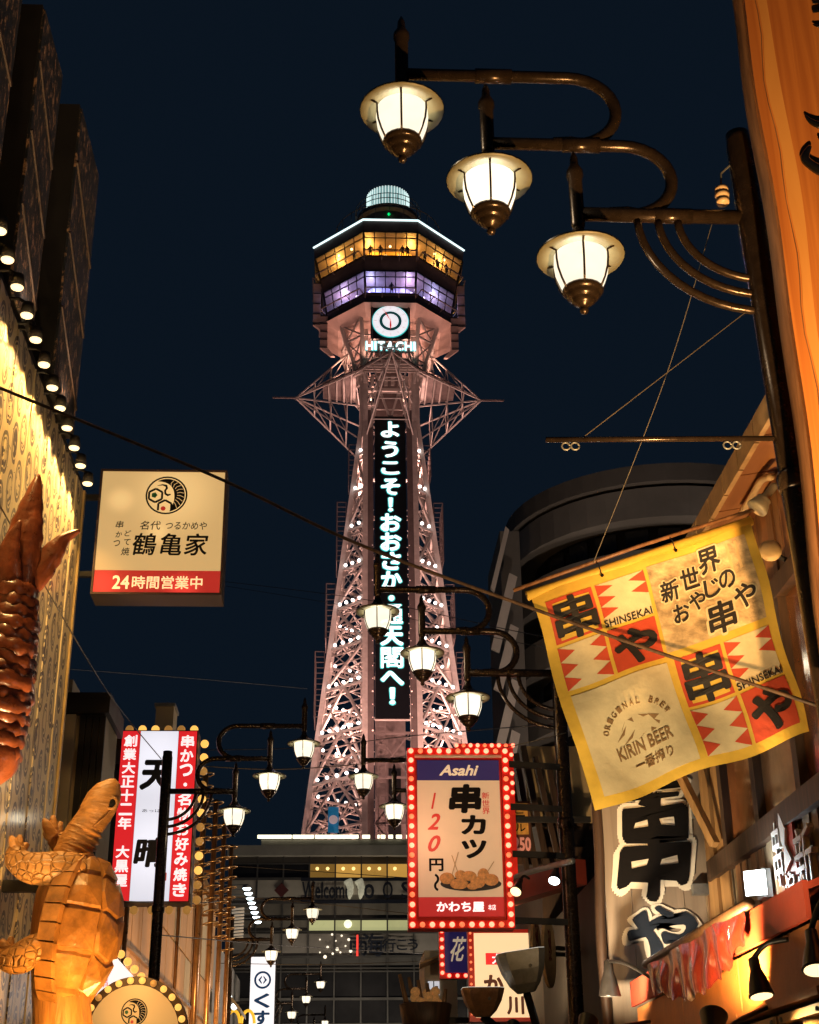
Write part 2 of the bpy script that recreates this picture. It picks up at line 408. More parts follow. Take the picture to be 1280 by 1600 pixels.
# below the panel: landing, ladders and braces of the shaft front
for z in (zb - 1.2, zb - 5.2, zb - 9.2, zb - 13.2): bar('landing_beam', front(-1.6, z), front(1.6, z), .2, m_steel_dark, tower)
lad = MB()
for s in (-1.25, -.65): lad.beam(front(s, zb - .4, .1), front(s, ZB, .1), .07)
for k in range(34): lad.beam(front(-1.25, zb - .6 - k * .42, .1), front(-.65, zb - .6 - k * .42, .1), .05)
lad.build('ladder', m_steel_dark, tower)
for k in range(3):
    z = zb - 1.2 - k * 4
    bar('brace', front(-1.5, z), front(1.5, z - 4), .1, m_steel_dark, tower); bar('brace', front(1.5, z), front(-1.5, z - 4), .1, m_steel_dark, tower)
MB().box(tp(-.2, -1.42, zb - 12), tp(.9, -1.36, zb - 3)).build('shaft_window', m_black, tower)
m_deck0 = M('sign_frame_paint', (0.12, 0.09, 0.085), .6)
# stepped sign frames hanging on the two side faces
for s in (-1, 1):
    for (pa, pb) in ((690, 735), (775, 862), (897, 978), (1000, 1100)):
        za, zc = zfront(pa), zfront(pb); x0 = Fz(zc) + .05; fm = MB()
        n = max(4, int((za - zc) / .5))
        for yy in (-2.2, -1.2, 2.2):
            fm.beam(tp(s * (x0 + .55), yy, zc), tp(s * (x0 + .55), yy, za), .1); fm.beam(tp(s * (x0 - .3), yy, zc), tp(s * (x0 - .3), yy, za), .06)
        for k in range(n + 1):
            z = zc + (za - zc) * k / n
            fm.beam(tp(s * (x0 - .3), -2.2, z), tp(s * (x0 + .55), -2.2, z), .07); fm.beam(tp(s * (x0 + .55), -2.2, z), tp(s * (x0 + .55), 2.2, z), .06)
        fm.build('side_frame', m_deck0, tower)
# the four horizontal spikes
ZS, RT, RR = 71.3, 9.4, 11.7
for k in range(4):
    rot = Mx.Rotation(k * math.pi / 2, 3, 'Z')
    def sp(x, y, z): q = rot @ V((x, y, 0)); return tp(q.x, q.y, z)
    tip = sp(-RT, 0, ZS)
    bar('spike_rod', tip, sp(-RR, 0, ZS), .15 if k != 1 else .1, m_steel_dark, tower)
    roots = [sp(-2.9, -2.0, 76.6), sp(-2.9, 2.0, 76.6), sp(-3.0, -2.3, 65.6), sp(-3.0, 2.3, 65.6), sp(-3.3, -3.4, 72.4), sp(-3.3, 3.4, 72.4), sp(-2.9, -2.2, 69.3), sp(-2.9, 2.2, 69.3)]
    for r_ in roots: bar('spike_chord', tip, r_, .12, m_steel, tower)
    prs = ((0, 4), (1, 5), (2, 6), (3, 7), (4, 6), (5, 7), (0, 1), (2, 3), (6, 7))
    for f_ in (.3, .55, .8):
        for a, b in prs: bar('spike_strut', tip.lerp(roots[a], f_), tip.lerp(roots[b], f_), .085, m_steel, tower)
    for f_ in (.3, .55):
        for a, b in ((0, 4), (1, 5), (2, 6), (3, 7)): bar('spike_strut', tip.lerp(roots[a], f_ + .25), tip.lerp(roots[b], f_), .08, m_steel, tower)
    for f_ in (.55, .68, .8, .92): bar('spike_strut', tip.lerp(roots[4], f_), tip.lerp(roots[5], f_), .14, m_steel, tower)
    # walkway strip along the spike
    MB().prism([tip.lerp(roots[4], .45) + V((0, 0, .25)), roots[4] + V((0, 0, .25)), roots[5] + V((0, 0, .25)), tip.lerp(roots[5], .45) + V((0, 0, .25))], (0, 0, .12)).build('walkway', m_steel_dark, tower)
o8 = octo(3.5, 2.4, 72.6); ringm = MB()
for i in range(8):
    ringm.beam(o8[i], o8[(i + 1) % 8], .3, .3)
    ringm.beam(o8[i] + V((0, 0, 1.0)), o8[(i + 1) % 8] + V((0, 0, 1.0)), .08)
    for f_ in (0, .33, .66): p = o8[i].lerp(o8[(i + 1) % 8], f_); ringm.beam(p, p + V((0, 0, 1.0)), .06)
ringm.build('balcony_ring', m_steel, tower)
# inverted V struts above the panel
for a, b in (((-.9, 70.6), (0.0, 67.6)), ((-.9, 70.6), (-1.9, 66.3)), ((.9, 70.6), (.1, 67.6)), ((.9, 70.6), (1.9, 66.3))):
    bar('brace', front(a[0], a[1], .1), front(b[0], b[1], .1), .2, m_steel, tower)
bar('chord', front(-2.2, 70.8, .1), front(2.2, 70.8, .1), .3, m_steel, tower)
bar('chord', front(-2.2, 68.6, .1), front(2.2, 68.6, .1), .1, m_steel, tower)
for k in range(6): MB().box(front(-1.9 + k * .68, 71.2, .0), front(-1.55 + k * .68, 72.3, .25)).build('balcony_panel', m_steel, tower)
# flared neck under the deck
for i in range(8):
    a, b = octo(2.9, H, 71.5)[i], octo(5.0, 2.9, 78.4)[i]
    bar('flare_strut', a, b, .34, m_steel, tower)
    j = (i + 1) % 8
    c, d = octo(2.9, H, 71.5)[j], octo(5.0, 2.9, 78.4)[j]
    for f_ in (.35, .68, .95): bar('flare_brace', a.lerp(b, f_), c.lerp(d, f_), .16, m_steel, tower)
    if i % 2 == 1 or i in (2, 6, 4):
        for f0, f1 in ((0, .35), (.35, .68), (.68, .95)):
            bar('flare_brace', a.lerp(b, f0), c.lerp(d, f1), .13, m_steel, tower); bar('flare_brace', a.lerp(b, f1), c.lerp(d, f0), .13, m_steel, tower)
# ---- the deck: two glazed storeys, roof edge, underside
ZD = dict(roof=87.5, w1t=86.2, w1b=83.75, s1b=82.3, w2t=82.15, w2b=79.75, s2b=78.6)
def ring(name, F0, h0, z0, F1, h1, z1, mat, par=tower, cap=True):
    a, b = octo(F0, h0, z0), octo(F1, h1, z1); m = MB()
    fs = [(i, (i + 1) % 8, 8 + (i + 1) % 8, 8 + i) for i in range(8)]
    if cap: fs += [tuple(range(8))[::-1], tuple(range(8, 16))]
    return m.add(a + b, fs).build(name, mat, par)
m_deck = M('deck_cladding', (0.15, 0.118, 0.115), 0.5, 0.1, 0.25, .8)
m_under = M('deck_soffit', (0.50, 0.36, 0.32), 0.55, 0, 0.2, .7)
ring('roof_fascia', 7.8, 2.75, ZD['roof'], 7.65, 2.72, ZD['w1t'], m_deck)
ring('floor_slab', 7.0, 2.62, ZD['w1b'], 6.75, 2.58, ZD['s1b'] - .05, m_deck)
ring('floor_slab', 6.35, 2.5, ZD['w2b'], 6.15, 2.46, ZD['s2b'], m_deck)
ring('soffit', 6.6, 2.6, ZD['s2b'] - .02, 5.2, 2.4, 77.7, m_under)
ring('core_wall', 4.2, 1.8, ZD['s1b'], 4.2, 1.8, ZD['w1t'] + .1, M('hall_orange', (0.62, 0.36, 0.10), .6, 0, .35, .9), cap=False)
ring('core_wall', 3.6, 1.6, ZD['s2b'], 3.6, 1.6, ZD['w2t'] + .1, M('hall_blue', (0.42, 0.45, 0.72), .5, 0, .3, .9), cap=False)
ring('ceiling', 7.5, 2.7, ZD['w1t'] + .02, 7.5, 2.7, ZD['w1t'] + .1, M('hall_ceiling', (0.6, .42, .18), .6))
for i in range(8): pass
m_edge = M('edge_led', (.8, 1, 1), .4, 0, 0, emit=1.6, ecol=(0.72, 0.98, 1.0), sample=False)
o8 = octo(7.86, 2.77, ZD['roof'] + .05)
for i in (7, 0, 1): bar('edge_light', o8[i], o8[(i + 1) % 8], .14, m_edge, tower)
m_glass = clear_glass('deck_glass', (0.95, 0.95, 0.95), .9)
m_frame = M('window_frame_dark', (0.03, 0.026, 0.026), .5)
def glaze(F0, h0, z0, F1, h1, z1, tr):     # z0 top, z1 bottom, tr = transom share
    a, b = octo(F0, h0, z0), octo(F1, h1, z1)
    for i in range(8):
        j = (i + 1) % 8; TL, TR, BL, BR = a[i], a[j], b[i], b[j]
        g = lambda u, v: TL.lerp(TR, u).lerp(BL.lerp(BR, u), v)
        n = 5
        if i in (7, 0, 1):
            for k in range(n):
                for v0, v1 in ((0, tr), (tr, 1)):
                    MB().add([g(k / n, v0), g((k + 1) / n, v0), g((k + 1) / n, v1), g(k / n, v1)], [(0, 1, 2, 3)]).build('window_pane', m_glass, tower)
        else:
            MB().add([TL, TR, BR, BL], [(0, 1, 2, 3)]).build('window_pane', m_glass, tower)
        f = MB()
        for k in range(n + 1): f.beam(g(k / n, 0), g(k / n, 1), .09 if 0 < k < n else .2)
        f.beam(g(0, tr), g(1, tr), .09); f.beam(g(0, .0), g(1, 0), .12); f.beam(g(0, 1), g(1, 1), .14)
        f.build('window_frame', m_frame, tower)
        # maintenance rail outside the sill
        out = ((TL + TR) / 2 - tp(0, 0, 0)); out.z = 0; out.normalize()
        rl = MB(); p, q = BL + out * .8 + V((0, 0, .2)), BR + out * .8 + V((0, 0, .2))
        rl.beam(p, q, .1)
        for k in range(4): u = p.lerp(q, k / 3); rl.beam(u, BL.lerp(BR, k / 3) - V((0, 0, .5)), .07)
        rl.build('service_rail', m_steel_dark, tower)
glaze(7.65, 2.72, ZD['w1t'], 7.05, 2.63, ZD['w1b'], .24)
glaze(6.75, 2.58, ZD['w2t'], 6.38, 2.5, ZD['w2b'], .25)
# outer service cages at the two flanks
for s in (-1, 1):
    for (F_, za, zc) in ((7.75, 83.2, 78.3), (7.0, 79.3, 75.6)):
        pnl = MB().box(tp(min(s * F_, s * (F_ - .75)), -2.75, zc), tp(max(s * F_, s * (F_ - .75)), -2.45, za)).build('service_panel', m_under, tower)
        for k in range(5): z = zc + (za - zc) * k / 4; bar('panel_rib', tp(s * F_, -2.78, z), tp(s * (F_ - .75), -2.78, z), .09, m_frame, pnl)
        MB().prism([tp(s * F_, -2.75, zc), tp(s * (F_ - .75), -2.75, zc), tp(s * (F_ - 1.5), -2.6, zc - .9), tp(s * (F_ - 1.1), -2.6, zc - .9)], (0, .3, 0)).build('panel_foot', m_under, pnl)
        bar('panel_tie', tp(s * (F_ - .4), -2.5, za - .3), tp(s * (F_ - 1.8), -2.3, za - .3), .14, m_steel_dark, pnl)
# halls' own lights
for k in range(8):
    a = (k + .5) * math.pi / 4
    lamp_light('POINT', 'hall_lamp', tp(5.6 * math.cos(a), 5.6 * math.sin(a), 85.6), 620, (1.0, .50, .09), tower, size=.15)
    lamp_light('POINT', 'stage_lamp', tp(5.0 * math.cos(a), 5.0 * math.sin(a), 81.5), 330, (.50, .50, 1.0) if k % 2 else (.75, .55, 1.0), tower, size=.15)
m_hall_bulb = M('hall_bulb', (1, .8, .4), .3, 0, 0, emit=4.0, ecol=(1, .75, .35), sample=False)
for x, y, z in ((-5.2, -4.6, 85.4), (-3.9, -5.6, 85.5), (0, -6.2, 85.5), (-.5, -6.6, 84.1), (.9, -6.6, 84.1), (4.6, -5.2, 85.4), (5.6, -4.3, 85.3), (2.4, -6.3, 84.2)):
    bulb('hall_bulb', tp(x, y, z), .13, m_hall_bulb, tower)
m_stage_bulb = M('stage_bulb', (.8, .6, 1), .3, 0, 0, emit=4.0, ecol=(.85, .62, 1), sample=False)
for x, y, z in ((-2.1, -5.9, 80.1), (2.1, -5.9, 80.1), (-3.3, -4.9, 80.3), (3.4, -4.8, 80.3), (-4.2, -4.2, 81.3), (4.2, -4.2, 81.3)):
    bulb('stage_bulb', tp(x, y, z), .15, m_stage_bulb, tower)
# roof plant: drum, glowing ribbed cylinder, railing
MB().lathe([(3.6, 87.5), (3.6, 88.6), (3.0, 88.8), (3.0, 92.3), (3.4, 92.5), (3.4, 93.0), (0.01, 93.0)], tp(0, 0, 0), 28).build('roof_drum', m_deck, tower)
MB().lathe([(3.66, 88.75), (3.66, 88.95), (3.1, 88.95), (3.1, 88.75)], tp(0, 0, 0), 40).build('ring_light', M('ring_light_amber', (1, .7, .3), .4, 0, 0, emit=1.6, ecol=(1, .58, .2), sample=False), tower)
cyl = MB().lathe([(2.2, 93.0), (2.2, 96.1), (0.01, 96.2)], tp(0, 0, 0), 40).build('beacon_cylinder', M('beacon_dim', (.1, .2, .2), .4, 0, 0, emit=.22, ecol=(.45, .85, .85), sample=False), tower)
m_rib = M('beacon_tube', (.8, 1, 1), .4, 0, 0, emit=.75, ecol=(.82, 1.0, .97), sample=False)
for k in range(44):
    a = 2 * math.pi * k / 44
    bar('beacon_tube', tp(2.26 * math.cos(a), 2.26 * math.sin(a), 93.05), tp(2.26 * math.cos(a), 2.26 * math.sin(a), 96.05), .13, m_rib, cyl)
for R_, z0_, hh in ((3.5, 93.0, 1.2), (5.6, 87.6, 3.6)):
    rl = MB()
    for k in range(24):
        a, b = 2 * math.pi * k / 24, 2 * math.pi * (k + 1) / 24
        p, q = tp(R_ * math.cos(a), R_ * math.sin(a), z0_), tp(R_ * math.cos(b), R_ * math.sin(b), z0_)
        rl.beam(p, p + V((0, 0, hh)), .06)
        for f_ in (.5, 1.0): rl.beam(p + V((0, 0, hh * f_)), q + V((0, 0, hh * f_)), .06)
    rl.build('roof_railing', m_steel_dark, tower)
bulb('green_beacon', tp(0, -3.3, 91.6), .16, M('green_lamp', (0, 1, .3), .3, 0, 0, emit=1.2, ecol=(.0, .8, .18), sample=False), tower)
# clock and name board
zc = onY(612, 503, T0 - 6.1).z
fr = Frame(tp(0, -6.1, zc))
backb = fquad(fr, -1.95, -1.95, 1.95, 1.98, -.35, 0).build('clock_board', m_black, tower)
m_clock = M('clock_white', (1, 1, 1), .4, 0, 0, emit=.86, ecol=(.97, .95, 1.0))
def disc(fr, u, v, r, d0, d1, seg=40):
    return MB().prism([fr.pt(u + r * math.cos(2 * math.pi * k / seg), v + r * math.sin(2 * math.pi * k / seg), d0) for k in range(seg)], fr.n * (d1 - d0))
clock = disc(fr, 0, 0, 1.84, .02, .1).build('clock_rim', m_led_halo, tower)
disc(fr, 0, 0, 1.75, .11, .16).build('dial', m_clock, clock)
disc(fr, 0, 0, 1.10, .17, .19).build('dial_band', M('clock_teal', (.01, .05, .05), .4, 0, 0, emit=.10, ecol=(.02, .35, .36)), clock)
disc(fr, 0, 0, .80, .20, .22).build('dial_centre', m_clock, clock)
m_hand = M('clock_hand_red', (.5, .02, .02), .4, 0, 0, emit=.6, ecol=(.75, .03, .025))
for k in range(12):
    a = k * math.pi / 6
    MB().beam(fr.pt(1.38 * math.sin(a), 1.38 * math.cos(a), .19), fr.pt(1.60 * math.sin(a), 1.60 * math.cos(a), .19), .05, .03, up=fr.n).build('hour_mark', M('clock_mark', (.6, .4, .4), .4, 0, 0, emit=.3, ecol=(.9, .55, .55)), clock)
for ang, L, wd in ((-28, 1.5, .11), (180, 1.05, .2)):
    a = RAD(ang); dv = V((math.sin(a), 0, math.cos(a))); pv = V((math.cos(a), 0, -math.sin(a)))
    p = fr.pt(0, 0, .24)
    MB().prism([p - dv * .2, p + pv * wd * .5 + dv * L * .5, p + dv * L, p - pv * wd * .5 + dv * L * .5], fr.n * .03).build('clock_hand', m_hand, clock)
zh = onY(612, 541, T0 - 6.2).z
frh = Frame(tp(0, -6.2, zh))
for k, ch in enumerate('HITACHI'):
    ws = (.72, .2, .66, .82, .74, .72, .2); gap = .115; tot = sum(ws) + gap * 6
    u = -tot / 2 + sum(ws[:k]) + gap * k + ws[k] / 2
    g = letters('letter', ch, frh, u * 1.03, 0, ws[k], .98, m_led, tower, bold=.035, d=.06, depth=.08)
    letters('letter_halo', ch, frh, u * 1.03, 0, ws[k] + .13, 1.13, m_led_halo, g, bold=.045, d=.0, depth=.04)  # teal halo glyph stands in for the glow round the letter
bar('letter_rail', tp(-2.2, -6.1, zh - .6), tp(2.2, -6.1, zh - .6), .12, m_steel_dark, tower); bar('letter_rail', tp(-2.2, -6.1, zh), tp(2.2, -6.1, zh), .1, m_steel_dark, tower)
for s in (-1, 1): bar('letter_bracket', tp(s * 1.8, -6.1, zh - .6), tp(s * 2.3, -3.0, zh - .4), .14, m_steel_dark, tower); bar('letter_bracket', tp(s * 1.8, -6.1, zh - .6), tp(s * 1.8, -6.1, 78.6), .16, m_steel_dark, tower)
# blue flag low on the left lattice
fb = Frame(onY(521, 1281, 120.6)); flag = thing('hanging_flag', 'small light blue flag with a white disc hung on the tower lattice', 'flag', fb.o)
m = MB()
for k in range(6):
    pass
fw, fh = .9, 2.2
g = [[fb.pt(-fw / 2 + fw * i / 6, -fh / 2 + fh * j / 10, .05 * math.sin(i * 1.3 + j * .4)) for i in range(7)] for j in range(11)]
m.add([p for r_ in g for p in r_], [(j * 7 + i, j * 7 + i + 1, j * 7 + 8 + i, j * 7 + 7 + i) for j in range(10) for i in range(6)])
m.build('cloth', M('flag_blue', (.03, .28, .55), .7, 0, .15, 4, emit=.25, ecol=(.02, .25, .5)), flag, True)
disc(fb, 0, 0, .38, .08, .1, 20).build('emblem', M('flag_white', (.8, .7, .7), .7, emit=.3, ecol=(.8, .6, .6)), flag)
# tower floodlights: pink-white floods standing on the base roof and on the balcony
def flood(p, aim, power, col, angle):
    d = (V(aim) - V(p)).normalized()
    f = MB().lathe([(.12, -.35), (.3, -.05), (.36, 0.0), (.33, .02)], p, 14, axis=d).build('floodlight', m_grey_metal, tower)
    MB().lathe([(.30, .0), (.30, .015)], V(p) + d * .012, 14, axis=d).build('lens', M('flood_lens', (1, .8, .75), .3, 0, 0, emit=3, ecol=(1, .7, .6), sample=False), f)
    bar('bracket', V(p) - V((0, 0, .5)), V(p) - d * .2, .08, m_grey_metal, f)
    lamp_light('SPOT', 'flood_beam', V(p) + d * .1, power, col, f, aim=aim, size=.3, angle=angle, blend=.6)
PINK = (1.0, .53, .43)
for dx, dy in ((-11, -11), (11, -11), (-11, 11), (11, 11)):
    flood(tp(dx, dy, 18.0), tp(0, 0, 48), 18000, PINK, 95)
for dx, dy in ((-4.6, -2.6), (4.6, -2.6), (-4.0, 3.5), (4.0, 3.5)):
    flood(tp(dx, dy, 33.0), tp(dx * .6, dy * .6, 75), 15000, PINK, 60)
for k in range(8):
    a = k * math.pi / 4 + .39
    flood(tp(4.6 * math.cos(a), 4.6 * math.sin(a), 73.1), tp(6.3 * math.cos(a), 6.3 * math.sin(a), 79), 800, (1.0, .50, .36), 120)
for dx in (-10.5, 0, 10.5):     # front floods behind the base building's parapet
    flood(tp(dx, -24.0, 21.4), tp(dx * .1, 0, 50), 16000, PINK, 58)
for dx, dy in ((-2.3, -2.3), (2.3, -2.3), (-2.3, 2.3), (2.3, 2.3)):
    flood(tp(dx, dy, 61.0), tp(dx * 1.5, dy * 1.5, 72), 3600, PINK, 110)
for dx, dy in ((-6.2, -6.2), (6.2, -6.2), (0, -9)):
    flood(tp(dx, dy, 20.3), tp(dx * .5, dy * .5, 34), 2600, PINK, 110)
# visitors behind the deck windows
def person_mesh(seed):
    rnd = random.Random(seed); arm = rnd.uniform(.1, .4)
    vs = [(0, 0, .95), (0, 0, 1.2), (0, .01, 1.42), (0, .0, 1.53), (0, -.02, 1.63), (0, -.02, 1.74), (.1, 0, .9), (.11, -.02, .5), (.11, .02, .08), (.12, -.12, .03), (-.1, 0, .9), (-.12, .03, .5), (-.12, .05, .08), (-.13, -.08, .03),
          (.2, 0, 1.38), (.27, -.02 - arm * .3, 1.12), (.22, -.1 - arm, .98 + arm), (-.2, 0, 1.38), (-.27, 0, 1.12), (-.25, -.1, .88)]
    es = [(0, 1), (1, 2), (2, 3), (3, 4), (4, 5), (0, 6), (6, 7), (7, 8), (8, 9), (0, 10), (10, 11), (11, 12), (12, 13), (2, 14), (14, 15), (15, 16), (2, 17), (17, 18), (18, 19)]
    rs = [.15, .14, .15, .06, .1, .09, .1, .07, .05, .04, .1, .07, .05, .04, .07, .05, .04, .07, .05, .04]
    me = bpy.data.meshes.new('visitor'); me.from_pydata(vs, es, [])
    o = bpy.data.objects.new('tmp', me); COL.objects.link(o)
    o.modifiers.new('s', 'SKIN'); bpy.context.view_layer.objects.active = o
    for i, sv in enumerate(me.skin_vertices[0].data): sv.radius = (rs[i], rs[i] * .8); sv.use_root = (i == 0)
    sd = o.modifiers.new('d', 'SUBSURF'); sd.levels = 1; sd.render_levels = 1
    out = bpy.data.meshes.new_from_object(o.evaluated_get(bpy.context.evaluated_depsgraph_get()))
    bpy.data.objects.remove(o); return out
m_cloth = M('dark_clothes', (.025, .022, .03), .8)
pm = [person_mesh(s) for s in (1, 2, 3)]
for q in pm: q.materials.append(m_cloth)
for k, (x, y, fl, rz, lab) in enumerate(((-2.0, -6.45, 0, 2.9, 'dark-clothed person leftmost behind the front amber deck window'), (-1.0, -6.5, 0, 3.3, 'dark-clothed person second from left behind the front amber window'),
        (1.25, -6.5, 0, 3.0, 'dark-clothed person right of centre behind the front amber window'), (1.75, -6.4, 0, 3.5, 'dark-clothed person at the right end of the front amber window'),
        (-3.6, -5.5, 0, 2.4, 'dark-clothed person behind the left angled amber deck window'), (3.5, -5.6, 0, 3.8, 'dark-clothed person behind the right angled amber window, near its inner end'),
        (4.9, -4.3, 0, 3.9, 'dark-clothed person with bent arm in the middle of the right angled amber window'), (5.9, -3.4, 0, 4.0, 'dark-clothed person at the far right end of the angled amber window'),
        (.15, -5.8, 1, 3.1, 'dark-clothed person standing in the middle of the violet lower deck window'))):
    o = link('person', pm[k % 3], None, None, tp(x, y, ZD['w1b'] if fl == 0 else ZD['w2b'])); o.rotation_euler.z = rz
    tag(o, lab, 'person', 'visitors on the observation deck')
# ================================================================ STREET LANTERNS
# one post: pole at the kerb, three stepped arms ending in lanterns, local x towards the street is negative
def lantern(parent, p):
    p = V(p)
    ln = MB().lathe([(.02, .30), (.028, .27), (.034, .23), (.042, .17), (.07, .115), (.13, .07), (.22, .028), (.285, .006), (.285, -.004)], p, 28, cap=False).build('lantern', m_post, parent, True)
    MB().lathe([(.283, -.003), (.278, -.012), (.2, .006), (.12, .02), (.01, .03)], p, 28, cap=False).build('hat_lining', m_hat_in, ln, True)
    MB().lathe([(.172, .0), (.176, -.06), (.168, -.13), (.145, -.2), (.115, -.262), (.02, -.27)], p, 24).build('lamp_glass', m_lamp, ln, True)
    MB().lathe([(.128, -.250), (.132, -.268), (.118, -.285), (.105, -.292), (.108, -.305), (.085, -.325), (.074, -.33), (.076, -.343), (.05, -.365), (.028, -.38), (.022, -.395), (.03, -.408), (.022, -.425), (.001, -.435)], p, 20).build('finial', m_post, ln, True)
    for k in range(6):
        a = k * math.pi / 3 + .45; c, s = math.cos(a), math.sin(a)
        MB().tube([p + V((c * r, s * r, z)) for r, z in ((.235, .0), (.188, -.01), (.188, -.07), (.18, -.135), (.156, -.205), (.125, -.27))], .0075, 5).build('rib', m_post, ln, True)
    lamp_light('POINT', 'lamp', p + V((0, 0, -.12)), 20, (1.0, .84, .58), ln, size=.09)
    return ln
def post_proto():
    r = thing('street_lantern_post', None, 'street lamp', (0, 0, 0), 'three-armed street lantern posts along the shopping street')
    LX = (-2.30, -1.73, -1.16); HZ = (8.0, 7.44, 6.85); AZ = (8.31, 7.74, 7.18); TOP = (8.82, 8.24, 7.68)
    MB().lathe([(.16, 0), (.16, .35), (.125, .42), (.095, .6), (.086, 7.75), (.078, 7.80), (.078, 7.86), (.0, 7.88)], (0, 0, 0), 20).build('pole', m_post, r, True)
    MB().lathe([(.098, 5.2), (.105, 5.22), (.105, 5.30), (.098, 5.32)], (0, 0, 0), 20).build('collar', m_post, r, True)
    for k in range(3):
        z = AZ[k]; x0 = LX[k] + .03
        if k < 2:
            rr = (AZ[k] - AZ[k + 1]) / 2; xc = (-1.17, -.83)[k]
            pts = [V((x0, 0, z)), V((xc, 0, z))] + [V((xc + rr * 1.12 * math.sin(a), 0, z - rr + rr * math.cos(a))) for a in [math.pi * i / 14 for i in range(1, 15)]]
            pts[-1].z += .02; pts.append(pts[-1] + V((-.12, 0, -.01)))
            MB().tube(pts, .042, 12).build('arm', m_post, r, True)
        else:
            MB().tube([(x0, 0, z), (0, 0, z)], .048, 12).build('arm', m_post, r, True)
        MB().tube([(LX[k] + .5, 0, z), (LX[k] + .75, 0, z)], .052, 12).build('sleeve', m_post, r, True)
        hz = HZ[k] + .2
        MB().lathe([(.034, hz), (.046, hz + .05), (.046, TOP[k] - .22), (.056, TOP[k] - .2), (.056, TOP[k] - .16), (.03, TOP[k] - .11), (.026, TOP[k] - .05), (.006, TOP[k])], (LX[k], 0, 0), 14).build('stem', m_post, r, True)
        lantern(r, (LX[k], 0, HZ[k]))
    for xs, ze in ((-.77, 6.46), (-.635, 6.585), (-.505, 6.70)):
        ztop = AZ[2] - .03
        pts = [V((xs * math.cos(a), 0, ztop - (ztop - ze) * math.sin(a))) for a in [math.pi / 2 * i / 12 for i in range(13)]]
        MB().tube(pts, .027, 10).build('brace', m_post, r, True)
    MB().tube([(0, 0, 5.35), (.0, -.06, 5.32)], .03, 8).build('cable_clamp', m_post, r)
    return r
proto = post_proto()
POSTS = [((2.65, 7.6, 0), 0, 'nearest lantern post at upper right, its three large lanterns high against the sky'),
         ((2.72, 17.3, 0), 0, 'lantern post with lanterns in front of the tower, beside the yellow banner'),
         ((2.67, 26.1, 0), 0, 'lantern post partly hidden behind the red-bulb skewer sign'),
         ((-2.98, 23.8, 0), 180, 'nearest lantern post on the left, rising in front of the red and white sign'),
         ((-3.15, 41.8, 0), 180, 'lantern post before the base building, its lanterns over the striped banner'),
         ((-3.15, 60.5, 0), 180, 'small distant lantern post low in the middle of the street'),
         ((-3.15, 79.0, 0), 180, 'farthest tiny lantern post at the bottom of the street')]
for i, (p, rz, lab) in enumerate(POSTS):
    o = proto if i == 0 else copy_tree(proto)
    o.location = p; o.rotation_euler.z = RAD(rz); o['label'] = lab
for ch_ in proto.children:     # the nearest pole leans a little
    if ch_.name.split('.')[0] in ('pole', 'collar'): ch_.rotation_euler.y = -.03; ch_.location.x = .2
# horizontal banner rail and insulator on the nearest post
a, b = onY(853, 687, 7.6), onY(1210, 685, 7.6)
rail = thing('banner_rail', 'thin horizontal banner rail with small rings on the nearest lantern post', 'rail', b)
MB().tube([a, b], .017, 10).build('tube', m_post, rail, True)
for f in (.085, .125, .79, .83):
    c = a.lerp(b, f) - V((0, 0, .045))
    MB().tube([c + V((.025 * math.cos(t * .6283), 0, .025 * math.sin(t * .6283))) for t in range(11)], .006, 6).build('ring', m_grey_metal, rail, True)
MB().tube([a.lerp(b, .15), onY(1165, 488, 7.6)], .003, 5).build('stay_wire', m_wire_pale, rail)
q = onY(1128, 302, 7.6); ins = thing('insulator', 'cream ceramic insulator hung beside the nearest lantern pole', 'insulator', q)
MB().lathe([(.012, -.09), (.04, -.085), (.045, -.06), (.022, -.05), (.045, -.035), (.05, -.01), (.025, .0), (.045, .015), (.045, .04), (.02, .05), (.012, .06)], q, 16).build('ceramic_body', M('ceramic', (.62, .45, .26), .3, 0, .1), ins, True)
MB().tube([q + V((0, 0, .05)), q + V((.01, 0, .16)), onY(1150, 250, 7.6)], .007, 6).build('hanger', m_grey_metal, ins)

# ================================================================ BASE BUILDING AT THE END OF THE STREET
TB = 100.0
bl, br_ = onY(362, 1350, TB).x, onY(760, 1350, TB).x
btop = onY(500, 1338, TB).z
base = thing('glass_building', 'broad dark glass building with banners at the end of the street below the tower', 'building', ((bl + br_) / 2, TB, 0))
m_bwall = M('grey_cladding', (.16, .15, .135), .6, 0, .2, .5)
MB().box((bl, TB + .3, 0), (br_, TB + 16, btop)).build('wall', m_bwall, base)
MB().box((bl - .3, TB - .35, btop), (br_ + .3, TB + 16.2, btop + .7)).build('parapet', M('parapet_pale', (.34, .32, .28), .6, 0, .2, .6), base)
m_strip = M('strip_light', (1, 1, .8), .4, 0, 0, emit=2.6, ecol=(1.0, .92, .62))
zs = btop + 1.2
for p0, p1 in ((402, 455), (457, 490), (492, 560), (566, 578), (590, 593), (595, 602), (607, 614), (619, 628), (635, 640)):
    x0, x1 = onY(p0, 1339, TB).x, onY(p1, 1339, TB).x
    MB().box((x0, TB - .3, zs), (x1, TB - .15, zs + .22)).build('roof_light', m_strip, base)
MB().box((bl + 2, TB - .1, btop + .7), (br_, TB + .1, btop + 1.15)).build('light_upstand', m_bwall, base)
rowsb = [(1349, 1372, 'amber'), (1374, 1409, 'banner'), (1411, 1436, 'plain'), (1437, 1455, 'pale'), (1458, 1494, 'banner2'), (1496, 1513, 'band'), (1518, 1560, 'dark'), (1562, 1600, 'dark')]
cw = (onY(431, 1400, TB).x - onY(390, 1400, TB).x)
ncol = int((br_ - bl) / cw)
rg = random.Random(3)
